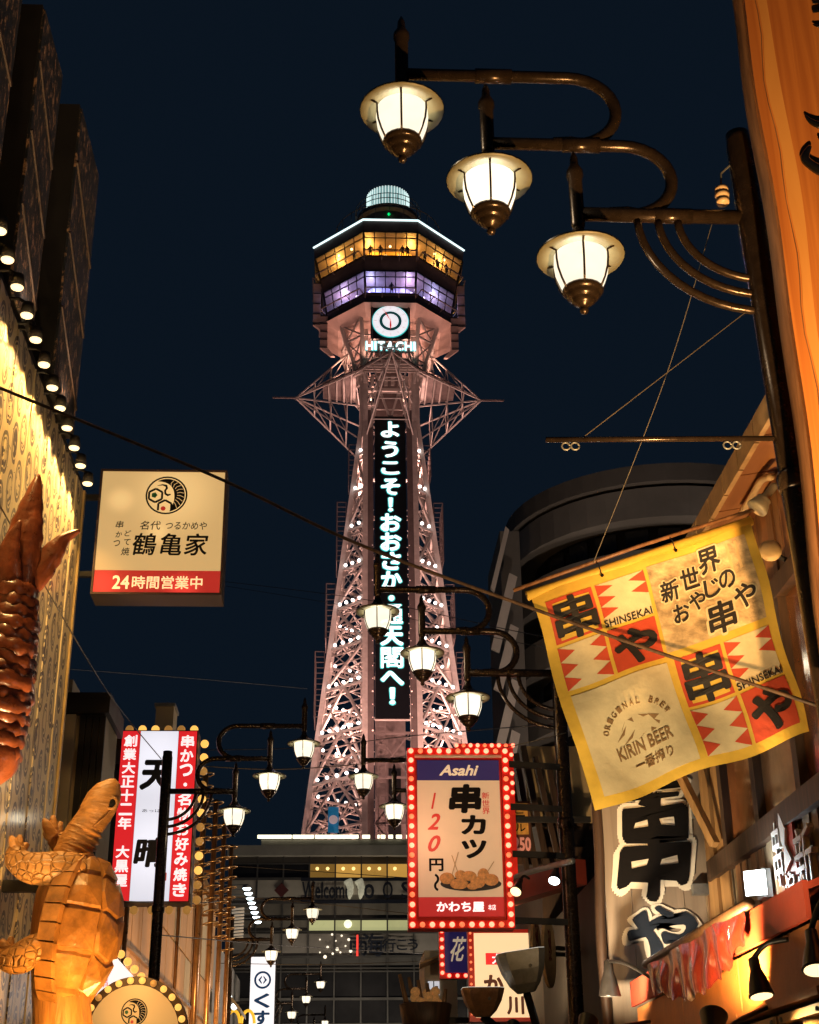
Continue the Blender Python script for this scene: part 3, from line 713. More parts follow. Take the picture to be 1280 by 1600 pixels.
mm = {'amber': [M('window_amber_%d' % k, (.2, .12, .03), .3, 0, .5, .35, emit=e, ecol=(1, .52, .10)) for k, e in enumerate((.16, .34, .5))],
      'pale': [M('window_pale_%d' % k, (.2, .2, .1), .3, 0, .5, .35, emit=e, ecol=(.80, .78, .36)) for k, e in enumerate((.30, .40, .52))],
      'plain': [M('window_grey', (.20, .18, .15), .25, 0, .3, .3)], 'dark': [M('window_dark', (.02, .019, .02), .15, 0, .4, .3)],
      'band': [M('spandrel', (.085, .08, .075), .5, 0, .2, .3)], 'banner': [M('banner_grey', (.46, .42, .36), .5, 0, .25, .3)], 'banner2': [M('banner_grey_dim', (.26, .235, .21), .5, 0, .3, .3)]}
zr = []
for (ya, yb, kind) in rowsb:
    z1, z0 = onY(500, ya, TB).z, onY(500, yb, TB).z; zr += [z0, z1]
    for k in range(ncol):
        x0 = bl + k * cw; kk = mm[kind]; mat = kk[rg.randrange(len(kk))]
        if kind == 'amber' and k < 3: mat = mm['dark'][0]
        if kind == 'pale' and k < 3: mat = mm['plain'][0]
        MB().box((x0 + .05, TB + .1, z0 + .03), (x0 + cw - .05, TB + .16, z1 - .03)).build('window_pane' if kind not in ('banner', 'banner2', 'band') else 'facade_panel', mat, base)
        if kind == 'amber' and k >= 3:
            for f in (.3, .7):
                if rg.random() < .8: bulb('ceiling_lamp', (x0 + cw * f, TB + .06, z1 - .35), .12, M('warm_dot', (1, .8, .4), .3, 0, 0, emit=1.6, ecol=(1, .68, .25), sample=False), base, 8)
        if kind == 'pale' and k in (4, 7, 11): bulb('ceiling_lamp', (x0 + cw * .5, TB + .06, (z0 + z1) / 2 + .1), .28, M('pale_dot', (1, 1, .7), .3, 0, 0, emit=1.2, ecol=(1, .97, .66), sample=False), base, 8)
m_mull = M('mullion', (.10, .095, .09), .4, .3, .2, 1)
for k in range(ncol + 1): MB().box((bl + k * cw - .05, TB - .02, zr[-2]), (bl + k * cw + .05, TB + .09, btop)).build('mullion', m_mull, base)
for z in sorted(set(zr)): MB().box((bl, TB - .03, z - .04), (br_, TB + .08, z + .04)).build('transom', m_mull, base)
z1 = onY(500, 1391, TB).z; m_navy = M('navy_print', (.012, .016, .03), .5)
frb = Frame((0, TB - .06, 0))
for s_, pa, pb in (('Welcome', 472, 548), ('to', 557, 585), ('O', 598, 614), ('S', 627, 642), ('A', 655, 671), ('K', 684, 699), ('A', 711, 727)):
    xa, xb = onY(pa, 1391, TB).x, onY(pb, 1391, TB).x
    letters('lettering', s_, frb, (xa + xb) / 2, z1, xb - xa, 1.15, m_navy, base, bold=.02, d=0, depth=.02)
for z in (onY(500, 1374, TB).z, onY(500, 1409, TB).z): MB().box((onY(470, 1400, TB).x, TB - .07, z - .12), (br_, TB - .045, z + .12)).build('banner_stripe', m_navy, base)
xa = onY(440, 1391, TB).x
MB().prism([(xa - .5, TB - .06, z1), (xa, TB - .06, z1 - .5), (xa + .5, TB - .06, z1), (xa, TB - .06, z1 + .5)], (0, .02, 0)).build('diamond_mark', M('maroon_print', (.10, .02, .02), .5), base)
z2 = onY(500, 1477, TB).z
for ch, pxx, sz in (('南', 560, 1.3), ('海', 583, 1.5), ('行', 608, .9), ('こ', 628, .7), ('う', 645, .7)):
    letters('lettering', ch, frb, onY(pxx, 1477, TB).x, z2, sz, sz, m_navy, base, bold=.015, d=0, depth=.02)
MB().box((onY(557, 1477, TB).x, TB - .1, onY(557, 1494, TB).z), (onY(560, 1477, TB).x, TB - .07, onY(557, 1461, TB).z)).build('red_tube', M('red_neon', (1, .05, .05), .4, 0, 0, emit=1.0, ecol=(1, .06, .04)), base)
for px_, py_ in ((500, 1468), (512, 1480), (525, 1470), (532, 1488), (520, 1490), (545, 1468), (540, 1478), (500, 1488), (548, 1486), (534, 1462), (508, 1495), (527, 1483), (519, 1460)):  # cluster of small glowing dots over the lower banner row
    bulb('sparkle_dot', onY(px_, py_, TB - .1), .05 + .07 * rg.random(), M('sparkle', (1, .9, .7), .3, 0, 0, emit=1.3, ecol=(1, .86, .66), sample=False), base, 6)
for k, xx in enumerate((bl + 4, bl + 9, bl + 14, bl + 19)):  # unseen floods added to brighten the facade from below
    f = MB().lathe([(.1, -.3), (.22, -.05), (.26, 0), (.24, .02)], (xx, TB - 5, 7.2), 12, axis=(0, .6, 1)).build('added_facade_flood', m_grey_metal, base)
    bar('bracket', (xx, TB - 5, 7.0), (xx, TB, 6.6), .08, m_grey_metal, f)
    lamp_light('SPOT', 'added_facade_beam', (xx, TB - 4.9, 7.25), 800, (1.0, .86, .66), f, aim=(xx, TB, 15), size=.2, angle=110)
# two bright reflections on the facade, built as glowing tubes
for pxx in (543, 560):
    p = onY(pxx, 1375, TB - .15); q = onY(pxx + 3, 1405, TB - .15)
    MB().tube(smooth_path([p, p.lerp(q, .4) + V((.15, 0, 0)), q]), [.28, .3, .3, .28, .25, .25, .25, .2, .22, .2, .15, .1, .04], 8).build('facade_reflection', M('reflection_glow', (.5, .5, .42), .5, 0, .5, 2, emit=.22, ecol=(.9, .85, .6)), base, True)

# ================================================================ ROUND DARK TOWER BLOCK ON THE RIGHT
cx_, cy_, R_ = 16.2, 68.0, 7.6
zt_ = onY(1000, 752, cy_ - R_).z
blk = thing('round_building', 'dark round tower block with curved balconies behind the yellow banner', 'building', (cx_, cy_, 0))
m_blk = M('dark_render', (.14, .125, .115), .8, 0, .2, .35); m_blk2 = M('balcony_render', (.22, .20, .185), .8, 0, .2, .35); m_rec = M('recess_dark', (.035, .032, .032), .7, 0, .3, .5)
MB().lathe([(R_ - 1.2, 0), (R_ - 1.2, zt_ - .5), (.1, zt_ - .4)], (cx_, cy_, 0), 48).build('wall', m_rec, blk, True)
for k in range(9):
    z = zt_ - .2 - k * 3.15
    MB().lathe([(R_ - 1.3, z - 1.55), (R_, z - 1.55), (R_, z), (R_ - .15, z), (R_ - .15, z - 1.3), (R_ - 1.3, z - 1.3)], (cx_, cy_, 0), 48).build('balcony', m_blk2, blk, False)
MB().lathe([(R_ - 1.3, zt_), (R_ + .25, zt_), (R_ + .25, zt_ + .9), (R_ - .6, zt_ + 1.0), (.1, zt_ + 1.0)], (cx_, cy_, 0), 48).build('roof_rim', m_blk, blk)
for k in range(12):
    a = math.pi + .25 + k * .24
    for j in range(5):
        z = zt_ - .2 - j * 3.15 - 2.9
        p = V((cx_ + (R_ - 1.15) * math.cos(a), cy_ + (R_ - 1.15) * math.sin(a), z)); tdir = V((-math.sin(a), math.cos(a), 0))
        MB().beam(p - tdir * .55 + V((0, 0, .6)), p + tdir * .55 + V((0, 0, .6)), .1, 1.2).build('window', M('block_window', (.02, .02, .024), .2, 0, .3), blk)
# pale stair tower with slanting parapets
m_stair = M('stair_white', (.52, .46, .43), .7, 0, .12, .6)
for (xa_, ya_), (xb_, yb_), w_ in (((790, 822), (767, 918), 6), ((796, 895), (768, 1012), 13), ((798, 975), (772, 1075), 13), ((800, 1060), (776, 1160), 13), ((800, 1140), (780, 1240), 13)):
    p, q = onY(xa_, ya_, 62), onY(xb_, yb_, 62); ww = w_ / 2222 * 64
    MB().prism([p, q, q + V((ww, 0, -.2)), p + V((ww, 0, -.2))], (0, .25, 0)).build('stair_parapet', m_stair, blk)
xa_ = onY(790, 900, 63).x
MB().box((xa_ - .2, 63, 0), (xa_ + .75, 69, onY(792, 830, 63).z)).build('stair_core', m_blk, blk)

for xx, yy, pw in ((10.0, 45.0, 4200), (17.5, 47.0, 4200)):  # unseen lamps added to stand in for city glow on the block
    f = MB().lathe([(.05, .0), (.16, .06), (.2, .3), (.05, .42)], (xx, yy, 3.2), 14).build('unseen_fill_lamp', M('fill_lamp_glass', (1, .9, .7), .4, 0, 0, emit=3, ecol=(1, .8, .55)), blk)
    MB().tube([(xx, yy, 0), (xx, yy, 3.2)], .08, 8).build('fill_lamp_pole', m_post, blk)
    lamp_light('POINT', 'unseen_fill_light', (xx, yy + .4, 3.5), pw, (1.0, .78, .6), f, size=.2)
# ================================================================ LEFT: RESTAURANT WITH PRINTED WALL, DARK FINS AND DOWNLIGHTS
XW = -3.62
YE = 17.85     # far end of the printed wall
def wall_print(name):
    """cream boards printed with rows of oval portraits and scrolls (flat print)"""
    m = M(name, (.6, .5, .3), .42, 0, 0.0, coat=.25); nt = m.node_tree; b = nt.nodes['Principled BSDF']; N = nt.nodes.new; L = nt.links.new
    tc = [n for n in nt.nodes if n.type == 'TEX_COORD'][0]
    sep = N('ShaderNodeSeparateXYZ'); L(tc.outputs['Object'], sep.inputs[0])
    def math_(op, a, b_=None, c=None):
        n = N('ShaderNodeMath'); n.operation = op
        for i, x in enumerate((a, b_, c)):
            if x is None: continue
            if isinstance(x, (int, float)): n.inputs[i].default_value = x
            else: L(x, n.inputs[i])
        return n.outputs[0]
    nz = N('ShaderNodeTexNoise'); nz.inputs['Scale'].default_value = 3.5; nz.inputs['Detail'].default_value = 3; L(tc.outputs['Object'], nz.inputs['Vector'])
    wob = math_('MULTIPLY', math_('SUBTRACT', nz.outputs[0], .5), .05)
    cw, chh = .36, .58
    uu = math_('DIVIDE', sep.outputs['Y'], cw); col = math_('FLOOR', uu)
    off = math_('MULTIPLY', math_('MODULO', math_('ABSOLUTE', col), 2.0), .5)
    vv = math_('ADD', math_('DIVIDE', sep.outputs['Z'], chh), off)
    fu = math_('ADD', math_('MULTIPLY', math_('SUBTRACT', math_('FRACT', uu), .5), 1.0), wob); fv = math_('ADD', math_('SUBTRACT', math_('FRACT', vv), .5), wob)
    r = math_('SQRT', math_('ADD', math_('POWER', math_('ABSOLUTE', math_('DIVIDE', fu, .42)), 2.0), math_('POWER', math_('ABSOLUTE', math_('DIVIDE', fv, .45)), 2.0)))
    ringw = math_('LESS_THAN', math_('ABSOLUTE', math_('SUBTRACT', r, .86)), .10)
    ring2 = math_('LESS_THAN', math_('ABSOLUTE', math_('SUBTRACT', r, .62)), .05)
    n2 = N('ShaderNodeTexNoise'); n2.inputs['Scale'].default_value = 6; n2.inputs['Detail'].default_value = 5; n2.inputs['Distortion'].default_value = 1.5; L(tc.outputs['Object'], n2.inputs['Vector'])
    face = math_('MULTIPLY', math_('LESS_THAN', r, .62), math_('GREATER_THAN', n2.outputs[0], .52))
    between = math_('MULTIPLY', math_('GREATER_THAN', r, 1.0), math_('GREATER_THAN', n2.outputs[0], .66))
    ink = math_('MINIMUM', math_('ADD', math_('ADD', ringw, ring2), math_('ADD', face, between)), 1.0)
    inkm = math_('MULTIPLY', ink, math_('ADD', .6, math_('MULTIPLY', n2.outputs[0], .6)))
    mx = N('ShaderNodeMix'); mx.data_type = 'RGBA'; mx.inputs[6].default_value = (.60, .50, .32, 1); mx.inputs[7].default_value = (.06, .05, .075, 1)
    L(inkm, mx.inputs[0]); L(mx.outputs[2], b.inputs['Base Color'])
    n3 = N('ShaderNodeTexNoise'); n3.inputs['Scale'].default_value = 2.2; mp = N('ShaderNodeMapping'); mp.inputs['Scale'].default_value = (1, 5, .35); L(tc.outputs['Object'], mp.inputs[0]); L(mp.outputs[0], n3.inputs['Vector'])
    bp = N('ShaderNodeBump'); bp.inputs['Strength'].default_value = .5; bp.inputs['Distance'].default_value = .03; L(n3.outputs[0], bp.inputs['Height']); L(bp.outputs[0], b.inputs['Normal'])
    return m
m_print = wall_print('printed_boards')
rest = thing('restaurant_building', 'restaurant front with printed cream wall, tall dark fins and a row of downlights', 'building', (XW, 12, 0))
m_dark = M('soot_black', (.012, .011, .011), .7, 0, .3, 2)
MB().box((-12, 5.5, 0), (XW - .12, YE, 9.9)).build('wall_core', m_dark, rest)
nb = 24
for k in range(nb):     # printed boards, each its own panel
    y0 = 6.5 + (YE - 6.5) * k / nb; y1 = 6.5 + (YE - 6.5) * (k + 1) / nb
    o = MB().box((XW - .1, y0 + .004, 2.4), (XW + .012 * (k % 2), y1 - .004, 9.95)).build('printed_board', m_print, rest)
MB().box((XW - .1, YE + .005, 2.4), (XW + .04, YE + .08, 9.95)).build('corner_trim', M('corner_gold', (.45, .32, .14), .4, 0, .3, 3), rest)
# speckled fins above
def speckle(name):
    m = M(name, (.02, .02, .02), .55, 0, 0.0); nt = m.node_tree; b = nt.nodes['Principled BSDF']
    tc = [n for n in nt.nodes if n.type == 'TEX_COORD'][0]
    mp = nt.nodes.new('ShaderNodeMapping'); mp.inputs['Scale'].default_value = (1, 2.2, 1.0); nt.links.new(tc.outputs['Object'], mp.inputs[0])
    n = nt.nodes.new('ShaderNodeTexNoise'); n.inputs['Scale'].default_value = 5; n.inputs['Detail'].default_value = 7; n.inputs['Roughness'].default_value = .8; n.inputs['Distortion'].default_value = .4
    r = nt.nodes.new('ShaderNodeValToRGB'); r.color_ramp.elements[0].position = .535; r.color_ramp.elements[0].color = (.02, .024, .032, 1); r.color_ramp.elements[1].position = .60; r.color_ramp.elements[1].color = (.50, .30, .18, 1)
    nt.links.new(mp.outputs[0], n.inputs['Vector']); nt.links.new(n.outputs[0], r.inputs[0]); nt.links.new(r.outputs[0], b.inputs['Base Color'])
    bp = nt.nodes.new('ShaderNodeBump'); bp.inputs['Strength'].default_value = .6; bp.inputs['Distance'].default_value = .03; nt.links.new(n.outputs[0], bp.inputs['Height']); nt.links.new(bp.outputs[0], b.inputs['Normal'])
    return m
m_speck = speckle('weathered_speckle')
for y0, y1, xo, zt in ((9.3, 12.1, -3.60, 15.4), (13.0, 14.2, -3.60, 14.0), (15.1, 16.6, -3.54, 14.3)):
    fn = MB().box((-7, y0, 10.1), (xo - .03, y1, zt)).build('fin', m_dark, rest)
    MB().box((xo - .03, y0 + .03, 10.1), (xo, y1 - .03, zt - .05)).build('fin_panel', m_speck, fn)
    for k in range(3):
        z = 10.5 + k * (zt - 11) / 3
        MB().beam((xo + .01, y0 + .05, z + .7), (xo + .01, y1 - .05, z), .02, .05).build('fin_batten', m_darkwood, fn)
for yy in (11.0, 13.6, 15.8):  # lamps added below the fins in place of warm street glow
    f = MB().lathe([(.03, -.12), (.06, -.02), (.065, 0), (.055, .01)], (-3.5, yy, 10.0), 12, axis=(.1, 0, 1)).build('added_uplight', m_dark, rest, True)
    bar('arm', (-3.5, yy, 9.92), (XW, yy, 9.92), .03, m_dark, f)
    lamp_light('SPOT', 'added_up_beam', (-3.44, yy, 10.04), 30, (1.0, .66, .42), f, aim=(-3.5, yy, 12.2), size=.05, angle=100)
MB().box((-7, 5.5, 9.97), (XW - .02, YE, 10.09)).build('cornice', m_dark, rest)
LIGHTS = [(0, 360), (12, 405), (27, 448), (42, 492), (56, 530), (69, 569), (82, 605), (94, 637), (105, 668), (116, 699), (126, 727), (137, 755)]
for k, (px, py) in enumerate([(-14, 312), (-30, 262)] + LIGHTS):
    p = onX(px, py, -3.41)
    dl = MB().lathe([(.03, .16), (.06, .14), (.075, .0), (.07, .005)], p, 14).build('downlight', m_dark, rest, True)
    MB().tube([p + V((0, 0, .14)), p + V((-.1, 0, .2)), (XW, p.y, p.z + .2)], .02, 6).build('arm', m_dark, dl)
    MB().lathe([(.066, -.004), (.06, -.02), (.01, -.022)], p, 14).build('lens', m_warm_lens, dl, True)
    lamp_light('SPOT', 'beam', p - V((0, 0, .03)), 190, (1.0, .58, .18), dl, aim=(XW + .02, p.y, p.z - 1.1), size=.04, angle=110, blend=.7)
# brackets holding the box sign
# ---------------------------------------------------------------- red-brown prawn-tail sculpture
TS = 12.6
k_ = TS / .93 / FPX
def sp_(px, py, dy=0.0, t=TS): q = onY(px, py, t); return V((q.x, q.y + dy, q.z))
prawn = thing('prawn_sculpture', 'glossy red-brown carved prawn with its tail fins raised, on the printed wall', 'sculpture', sp_(15, 1200))
m_prawn = M('lacquer_redbrown', (.19, .048, .016), .30, 0, .65, 5, 1.0, 7, coat=.3)
rp = random.Random(9)
for i in range(15):     # overlapping carved shell plates, each tilted its own way
    f = i / 14; c = sp_(24 - 46 * f ** 1.3, 925 + 245 * f, rp.uniform(-.03, .03)); r = .20 + .11 * math.sin(min(1, f * 1.2) * 1.57)
    o = MB().lathe([(r * .7, .115), (r * .96, .07), (r * 1.04, .0), (r * 1.0, -.045), (r * .8, -.07)], c, 22, axis=(.30 + rp.uniform(-.12, .12), -.22 + rp.uniform(-.1, .1), 1))
    for q in o.v:
        d = q - c; a = math.atan2(d.y, d.x); d *= 1 + .05 * math.sin(a * 9 + i * 2.1) + .03 * math.sin(a * 17 + i); q.xyz = c + d
    o.build('shell_segment', m_prawn, prawn, True)
MB().ball(sp_(-22, 1185), .3, 18, 10, (1, 1, .85)).build('body', m_prawn, prawn, True)
def fin(pts, ws, th, name='tail_fin', mat=m_prawn):
    P = smooth_path(pts, 6); W = lerp_list(ws, 6); m = MB(); n = len(P); vs = []; fs = []
    for i, p in enumerate(P):
        d = (P[min(i + 1, n - 1)] - P[max(i - 1, 0)]).normalized(); s = d.cross(V((0, 1, 0))).normalized()
        for a in range(12):
            an = 2 * math.pi * a / 12; rg_ = 1 + .22 * math.cos(5 * an + i * .35)
            vs.append(p + s * (math.cos(an) * W[i] * (1 + .05 * math.sin(i * 1.9))) + V((0, 1, 0)) * (math.sin(an) * th * rg_ * (W[i] / max(ws)) ** .5))
    for i in range(n - 1):
        for a in range(12): fs.append((i * 12 + a, i * 12 + (a + 1) % 12, (i + 1) * 12 + (a + 1) % 12, (i + 1) * 12 + a))
    fs += [tuple(range(12)), tuple((n - 1) * 12 + a for a in range(12))]
    return m.add(vs, fs).build(name, mat, prawn, True)
fin([sp_(28, 930), sp_(32, 880), sp_(40, 830), sp_(50, 785), sp_(61, 742)], [.13, .20, .17, .11, .015], .11)
fin([sp_(30, 930, .05), sp_(58, 895, .05), sp_(80, 862, .05), sp_(100, 838, .05), sp_(124, 826, .05)], [.10, .13, .12, .06, .012], .08)
fin([sp_(22, 935, -.12), sp_(18, 900, -.16), sp_(24, 860, -.18), sp_(38, 825, -.18)], [.10, .13, .09, .01], .05)
# ---------------------------------------------------------------- carved turtle climbing the wall
TT = 15.6
def tq(px, py, dy=0.0): q = onY(px, py, TT); return V((q.x, q.y + dy, q.z))
U = (onY(100, 1400, TT) - onY(0, 1400, TT)).length / 100
turtle = thing('turtle_sculpture', 'large carved golden-brown turtle climbing upright on the restaurant front', 'sculpture', tq(100, 1600))
def scaly(name, col, sc):
    m = M(name, col, .5, 0, .4, 4.5); nt = m.node_tree; b = nt.nodes['Principled BSDF']
    tc = [n for n in nt.nodes if n.type == 'TEX_COORD'][0]
    v = nt.nodes.new('ShaderNodeTexVoronoi'); v.feature = 'DISTANCE_TO_EDGE'; v.inputs['Scale'].default_value = sc; nt.links.new(tc.outputs['Object'], v.inputs['Vector'])
    mr = nt.nodes.new('ShaderNodeMapRange'); mr.inputs[2].default_value = .12; nt.links.new(v.outputs['Distance'], mr.inputs[0])
    bp = nt.nodes.new('ShaderNodeBump'); bp.inputs['Strength'].default_value = .9; bp.inputs['Distance'].default_value = .025; nt.links.new(mr.outputs[0], bp.inputs['Height']); nt.links.new(bp.outputs[0], b.inputs['Normal'])
    return m
m_scale = scaly('carved_scales', (.42, .20, .055), 11)
m_skin = M('carved_skin', (.38, .17, .045), .48, 0, .45, 4, 1.0, 9, stretch=(2.2, 2.2, .3), coat=.06)
m_neck = M('carved_neck', (.41, .19, .052), .48, 0, .4, 5, 1.0, 13, stretch=(.8, .8, 2.6))
m_shell = M('carved_shell', (.37, .165, .042), .36, 0, .6, 3.2, .8, 8, coat=.15)
def limb(name, pts, rs, mat, par, seg=14, flat=1.0):
    return MB().tube(smooth_path(pts, 6), lerp_list([r * U for r in rs], 6), seg, True, flat).build(name, mat, par, True)
limb('body', [tq(112, 1345), tq(98, 1400), tq(92, 1460), tq(92, 1520), tq(96, 1570), tq(100, 1640)], [26, 42, 44, 42, 44, 46], m_skin, turtle, 18)
neck = limb('neck', [tq(108, 1372), tq(110, 1345), tq(122, 1315), tq(138, 1288), tq(150, 1268)], [30, 31, 29, 26, 24], m_neck, turtle, 18)
for k in range(7):     # neck folds
    f = k / 7; c = tq(107 + 30 * f, 1355 - 66 * f); ax = (tq(150, 1268) - tq(108, 1360)).normalized()
    MB().lathe([(r * U, h * U) for r, h in ((29.5 - 3 * f, -3.2), (32.4 - 3.4 * f, -1), (32.4 - 3.4 * f, 1), (29.5 - 3 * f, 3.2))], c, 22, axis=ax).build('neck_fold', m_neck, neck, True)
head = limb('head', [tq(138, 1292), tq(150, 1270), tq(160, 1252), tq(170, 1238), tq(179, 1227), tq(185, 1222)], [24, 27.5, 28, 24, 15, 5], m_neck, turtle, 18)
ec = tq(177, 1259, -17 * U)
MB().ball(ec, 7.5 * U, 14, 8, (1, .7, 1)).build('eye', m_ink, head, True)
MB().tube([ec + V((math.cos(a) * 9 * U, -.015, math.sin(a) * 9.5 * U)) for a in [i * .4488 for i in range(15)]], 2.4 * U, 7).build('eyelid', m_neck, head, True)
MB().tube(smooth_path([tq(150, 1296, -22 * U), tq(166, 1283, -22 * U), tq(182, 1262, -14 * U), tq(187, 1240, -5 * U)]), 1.8 * U, 6).build('jaw_line', m_skin, head, True)
def paw(pts, rs, tip, dirs, rad=7, dy=0.0):
    l = limb('limb', pts, rs, m_scale, turtle, 16)
    for d in dirs:
        a = tip; b_ = (a[0] + d[0] * .6, a[1] + d[1] * .6); c = (a[0] + d[0], a[1] + d[1])
        limb('toe', [tq(a[0], a[1], dy + d[2]), tq(b_[0], b_[1], dy + d[2] * 1.6), tq(c[0], c[1], dy + d[2] * 1.6)], [rad + 3, rad, 3.0], m_neck, l, 10)
paw([tq(134, 1362, -.22), tq(100, 1366, -.34), tq(62, 1366, -.36), tq(36, 1352, -.30), tq(34, 1334, -.25)], [22, 27, 25, 19, 14], (35, 1336), ((-8, -20, -.05), (4, -24, .0), (14, -14, .05)), 7, -.25)
paw([tq(112, 1345, .25), tq(92, 1318, .35), tq(78, 1298, .35)], [20, 17, 16], (76, 1300), ((-12, -26, -.08), (0, -34, -.02), (-16, -8, .0), (10, -28, .05)), 8, .3)
paw([tq(88, 1495, -.30), tq(70, 1493, -.42), tq(42, 1506, -.42), (tq(24, 1505, -.36)), tq(22, 1490, -.32)], [24, 25, 23, 18, 14], (24, 1494), ((-8, -18, -.05), (4, -24, .0), (14, -12, .05)), 7, -.32)
# carapace: raised scutes over a dome that bulges to the right
C0 = tq(116, 1455); ang = RAD(7)
ez = V((math.sin(ang), 0, math.cos(ang))); ex = V((math.cos(ang), -.35, -math.sin(ang))).normalized(); ey = ez.cross(ex).normalized()
Ra, Rb, Rc = 72 * U, 116 * U, 78 * U
def dome(a, b, s=1.0):     # a in [-1,1] across, b in [-1,1] along
    th, ph = a * math.pi / 2, b * math.pi / 2
    return C0 + ex * (Ra * s * math.cos(th) * math.cos(ph)) + ey * (Rc * s * math.sin(th) * math.cos(ph)) + ez * (Rb * s * math.sin(ph))
m = MB(); n = 24; vs = [dome(-1 + 2 * i / n, -1 + 2 * j / n, .97) for j in range(n + 1) for i in range(n + 1)]
m.add(vs, [(j * (n + 1) + i, j * (n + 1) + i + 1, (j + 1) * (n + 1) + i + 1, (j + 1) * (n + 1) + i) for j in range(n) for i in range(n)])
shell = m.build('carapace', m_shell, turtle, True)
bcut = [-.86, -.56, -.2, .16, .5, .84]; acut = [-.88, -.3, .3, .88]
for j in range(5):
    for i in range(3):
        a0, a1 = acut[i], acut[i + 1]; b0, b1 = bcut[j], bcut[j + 1]; sh = .06 * (1 if i == 1 else 0)
        ring0 = []; ring1 = []
        for (a, b) in ((a0, b0), ((a0 + a1) / 2, b0 - sh), (a1, b0), (a1 + (.07 if i == 1 else 0), (b0 + b1) / 2), (a1, b1), ((a0 + a1) / 2, b1 - sh), (a0, b1), (a0 - (.07 if i == 1 else 0), (b0 + b1) / 2)):
            ca, cb = (a0 + a1) / 2, (b0 + b1) / 2
            ring0.append(dome(a + (ca - a) * .05, b + (cb - b) * .05, .965)); ring1.append(dome(a + (ca - a) * .18, b + (cb - b) * .18, 1.035))
        top = dome((a0 + a1) / 2, (b0 + b1) / 2, 1.085)
        MB().add(ring0 + ring1 + [top], [(k, (k + 1) % 8, 8 + (k + 1) % 8, 8 + k) for k in range(8)] + [(8 + k, 8 + (k + 1) % 8, 16) for k in range(8)]).build('scute', m_shell, shell)
for side in (-1, 1):
    for j in range(12):     # marginal plates round the rim
        b0 = -.93 + 1.86 * j / 12; b1 = -.93 + 1.86 * (j + .9) / 12
        def rim(b, o, lift): p = dome(side * .93, b, 1.0 + o); return p + ey * (-side * -.02) + ex * lift
        pts = [rim(b0, 0, -.10), rim(b1, 0, -.10), rim(b1, .02, .10), rim(b0, .02, .10)]
        MB().prism(pts, ey * (side * 13 * U)).build('rim_plate', m_shell, shell)
MB().box((XW, TT - .05, tq(60, 1385).z - .06), (tq(75, 1385).x, TT + .05, tq(60, 1385).z + .06)).build('wall_bracket', m_dark, turtle)
# warm floods that light the sculptures, on the shop canopy below
def spot_lamp(p, aim, power, col, label, cat='spotlight', group='gooseneck spot lamps of the shop fronts', angle=75, lens=None, r=.085, wall=None, size=.05):
    p = V(p); d = (V(aim) - p).normalized()
    t = thing('spot_lamp', label, cat, p, group)
    MB().lathe([(r * .25, -r * 3.0), (r * .42, -r * 2.9), (r * .45, -r * 2.0), (r * .7, -r * 1.3), (r * .98, -r * .1), (r * 1.02, 0), (r * .95, .004)], p, 18, axis=d).build('shade', M('lamp_black', (.02, .018, .016), .35, .3, .2, 20), t, True)
    MB().lathe([(r * .9, -.012), (r * .86, .006), (.004, .012)], p, 16, axis=d).build('lens', lens or m_warm_lens, t, True)
    back = p - d * r * 2.9
    wq = V(wall) if wall is not None else back + V((0, 0, .35))
    MB().tube(smooth_path([back, back.lerp(wq, .4) + V((0, 0, .04)), wq], 5), .016, 7).build('gooseneck', M('lamp_black', (.02, .018, .016)), t, True)
    lamp_light('SPOT', 'beam', p + d * .03, power, col, t, aim=aim, size=size, angle=angle, blend=.6)
    return t
WARM = (1.0, .58, .18)
spot_lamp((-2.35, 14.2, 2.55), tq(105, 1500), 300, (1.0, .50, .12), 'black spot lamp low before the turtle, aimed up at its belly', angle=80, wall=(-3.9, 14.2, 2.4))
spot_lamp((-2.0, 15.9, 2.5), tq(140, 1440), 110, (1.0, .50, .12), 'black spot lamp below the turtle shell, aimed up', angle=90, wall=(-3.9, 15.9, 2.4))
spot_lamp((-2.3, 11.4, 2.1), sp_(20, 960), 520, (1.0, .62, .26), 'black spot lamp under the prawn, aimed up at its tail', angle=80, wall=(-3.9, 11.4, 3.0))
spot_lamp((-3.1, 13.9, 2.1), (XW, 14.3, 6.6), 600, (1, .66, .30), 'black spot lamp left of the turtle, washing the printed wall upward', angle=70, wall=(-3.6, 13.9, 1.9))
spot_lamp((-2.4, 12.6, 2.2), (XW, 13.2, 6.8), 900, (1, .66, .30), 'black spot lamp below the prawn, washing the printed wall upward', angle=95, wall=(-3.6, 12.6, 2.0))
# ---------------------------------------------------------------- yellow box sign
TG = 17.8
def rect(x0, y0, x1, y1, t):     # upright rectangle facing the street from its pixel bounds
    a, b = onY(x0, (y0 + y1) / 2, t), onY(x1, (y0 + y1) / 2, t); top, bot = onY((x0 + x1) / 2, y0, t).z, onY((x0 + x1) / 2, y1, t).z
    return Frame(((a.x + b.x) / 2, t, (top + bot) / 2)), b.x - a.x, top - bot
fr, w_, h_ = rect(150, 735, 351, 930, TG)
bx_ = thing('box_sign', 'square cream lightbox sign with crane emblem and red strip, jutting from the restaurant', 'sign', fr.o)
MB().prism([fr.pt(-w_ / 2, -h_ / 2, 0), fr.pt(w_ / 2, -h_ / 2, 0), fr.pt(w_ / 2, h_ / 2, 0), fr.pt(-w_ / 2, h_ / 2, 0)], (0, .42, 0)).build('case', M('case_brown', (.10, .07, .05), .5, .3, .2, 4), bx_)
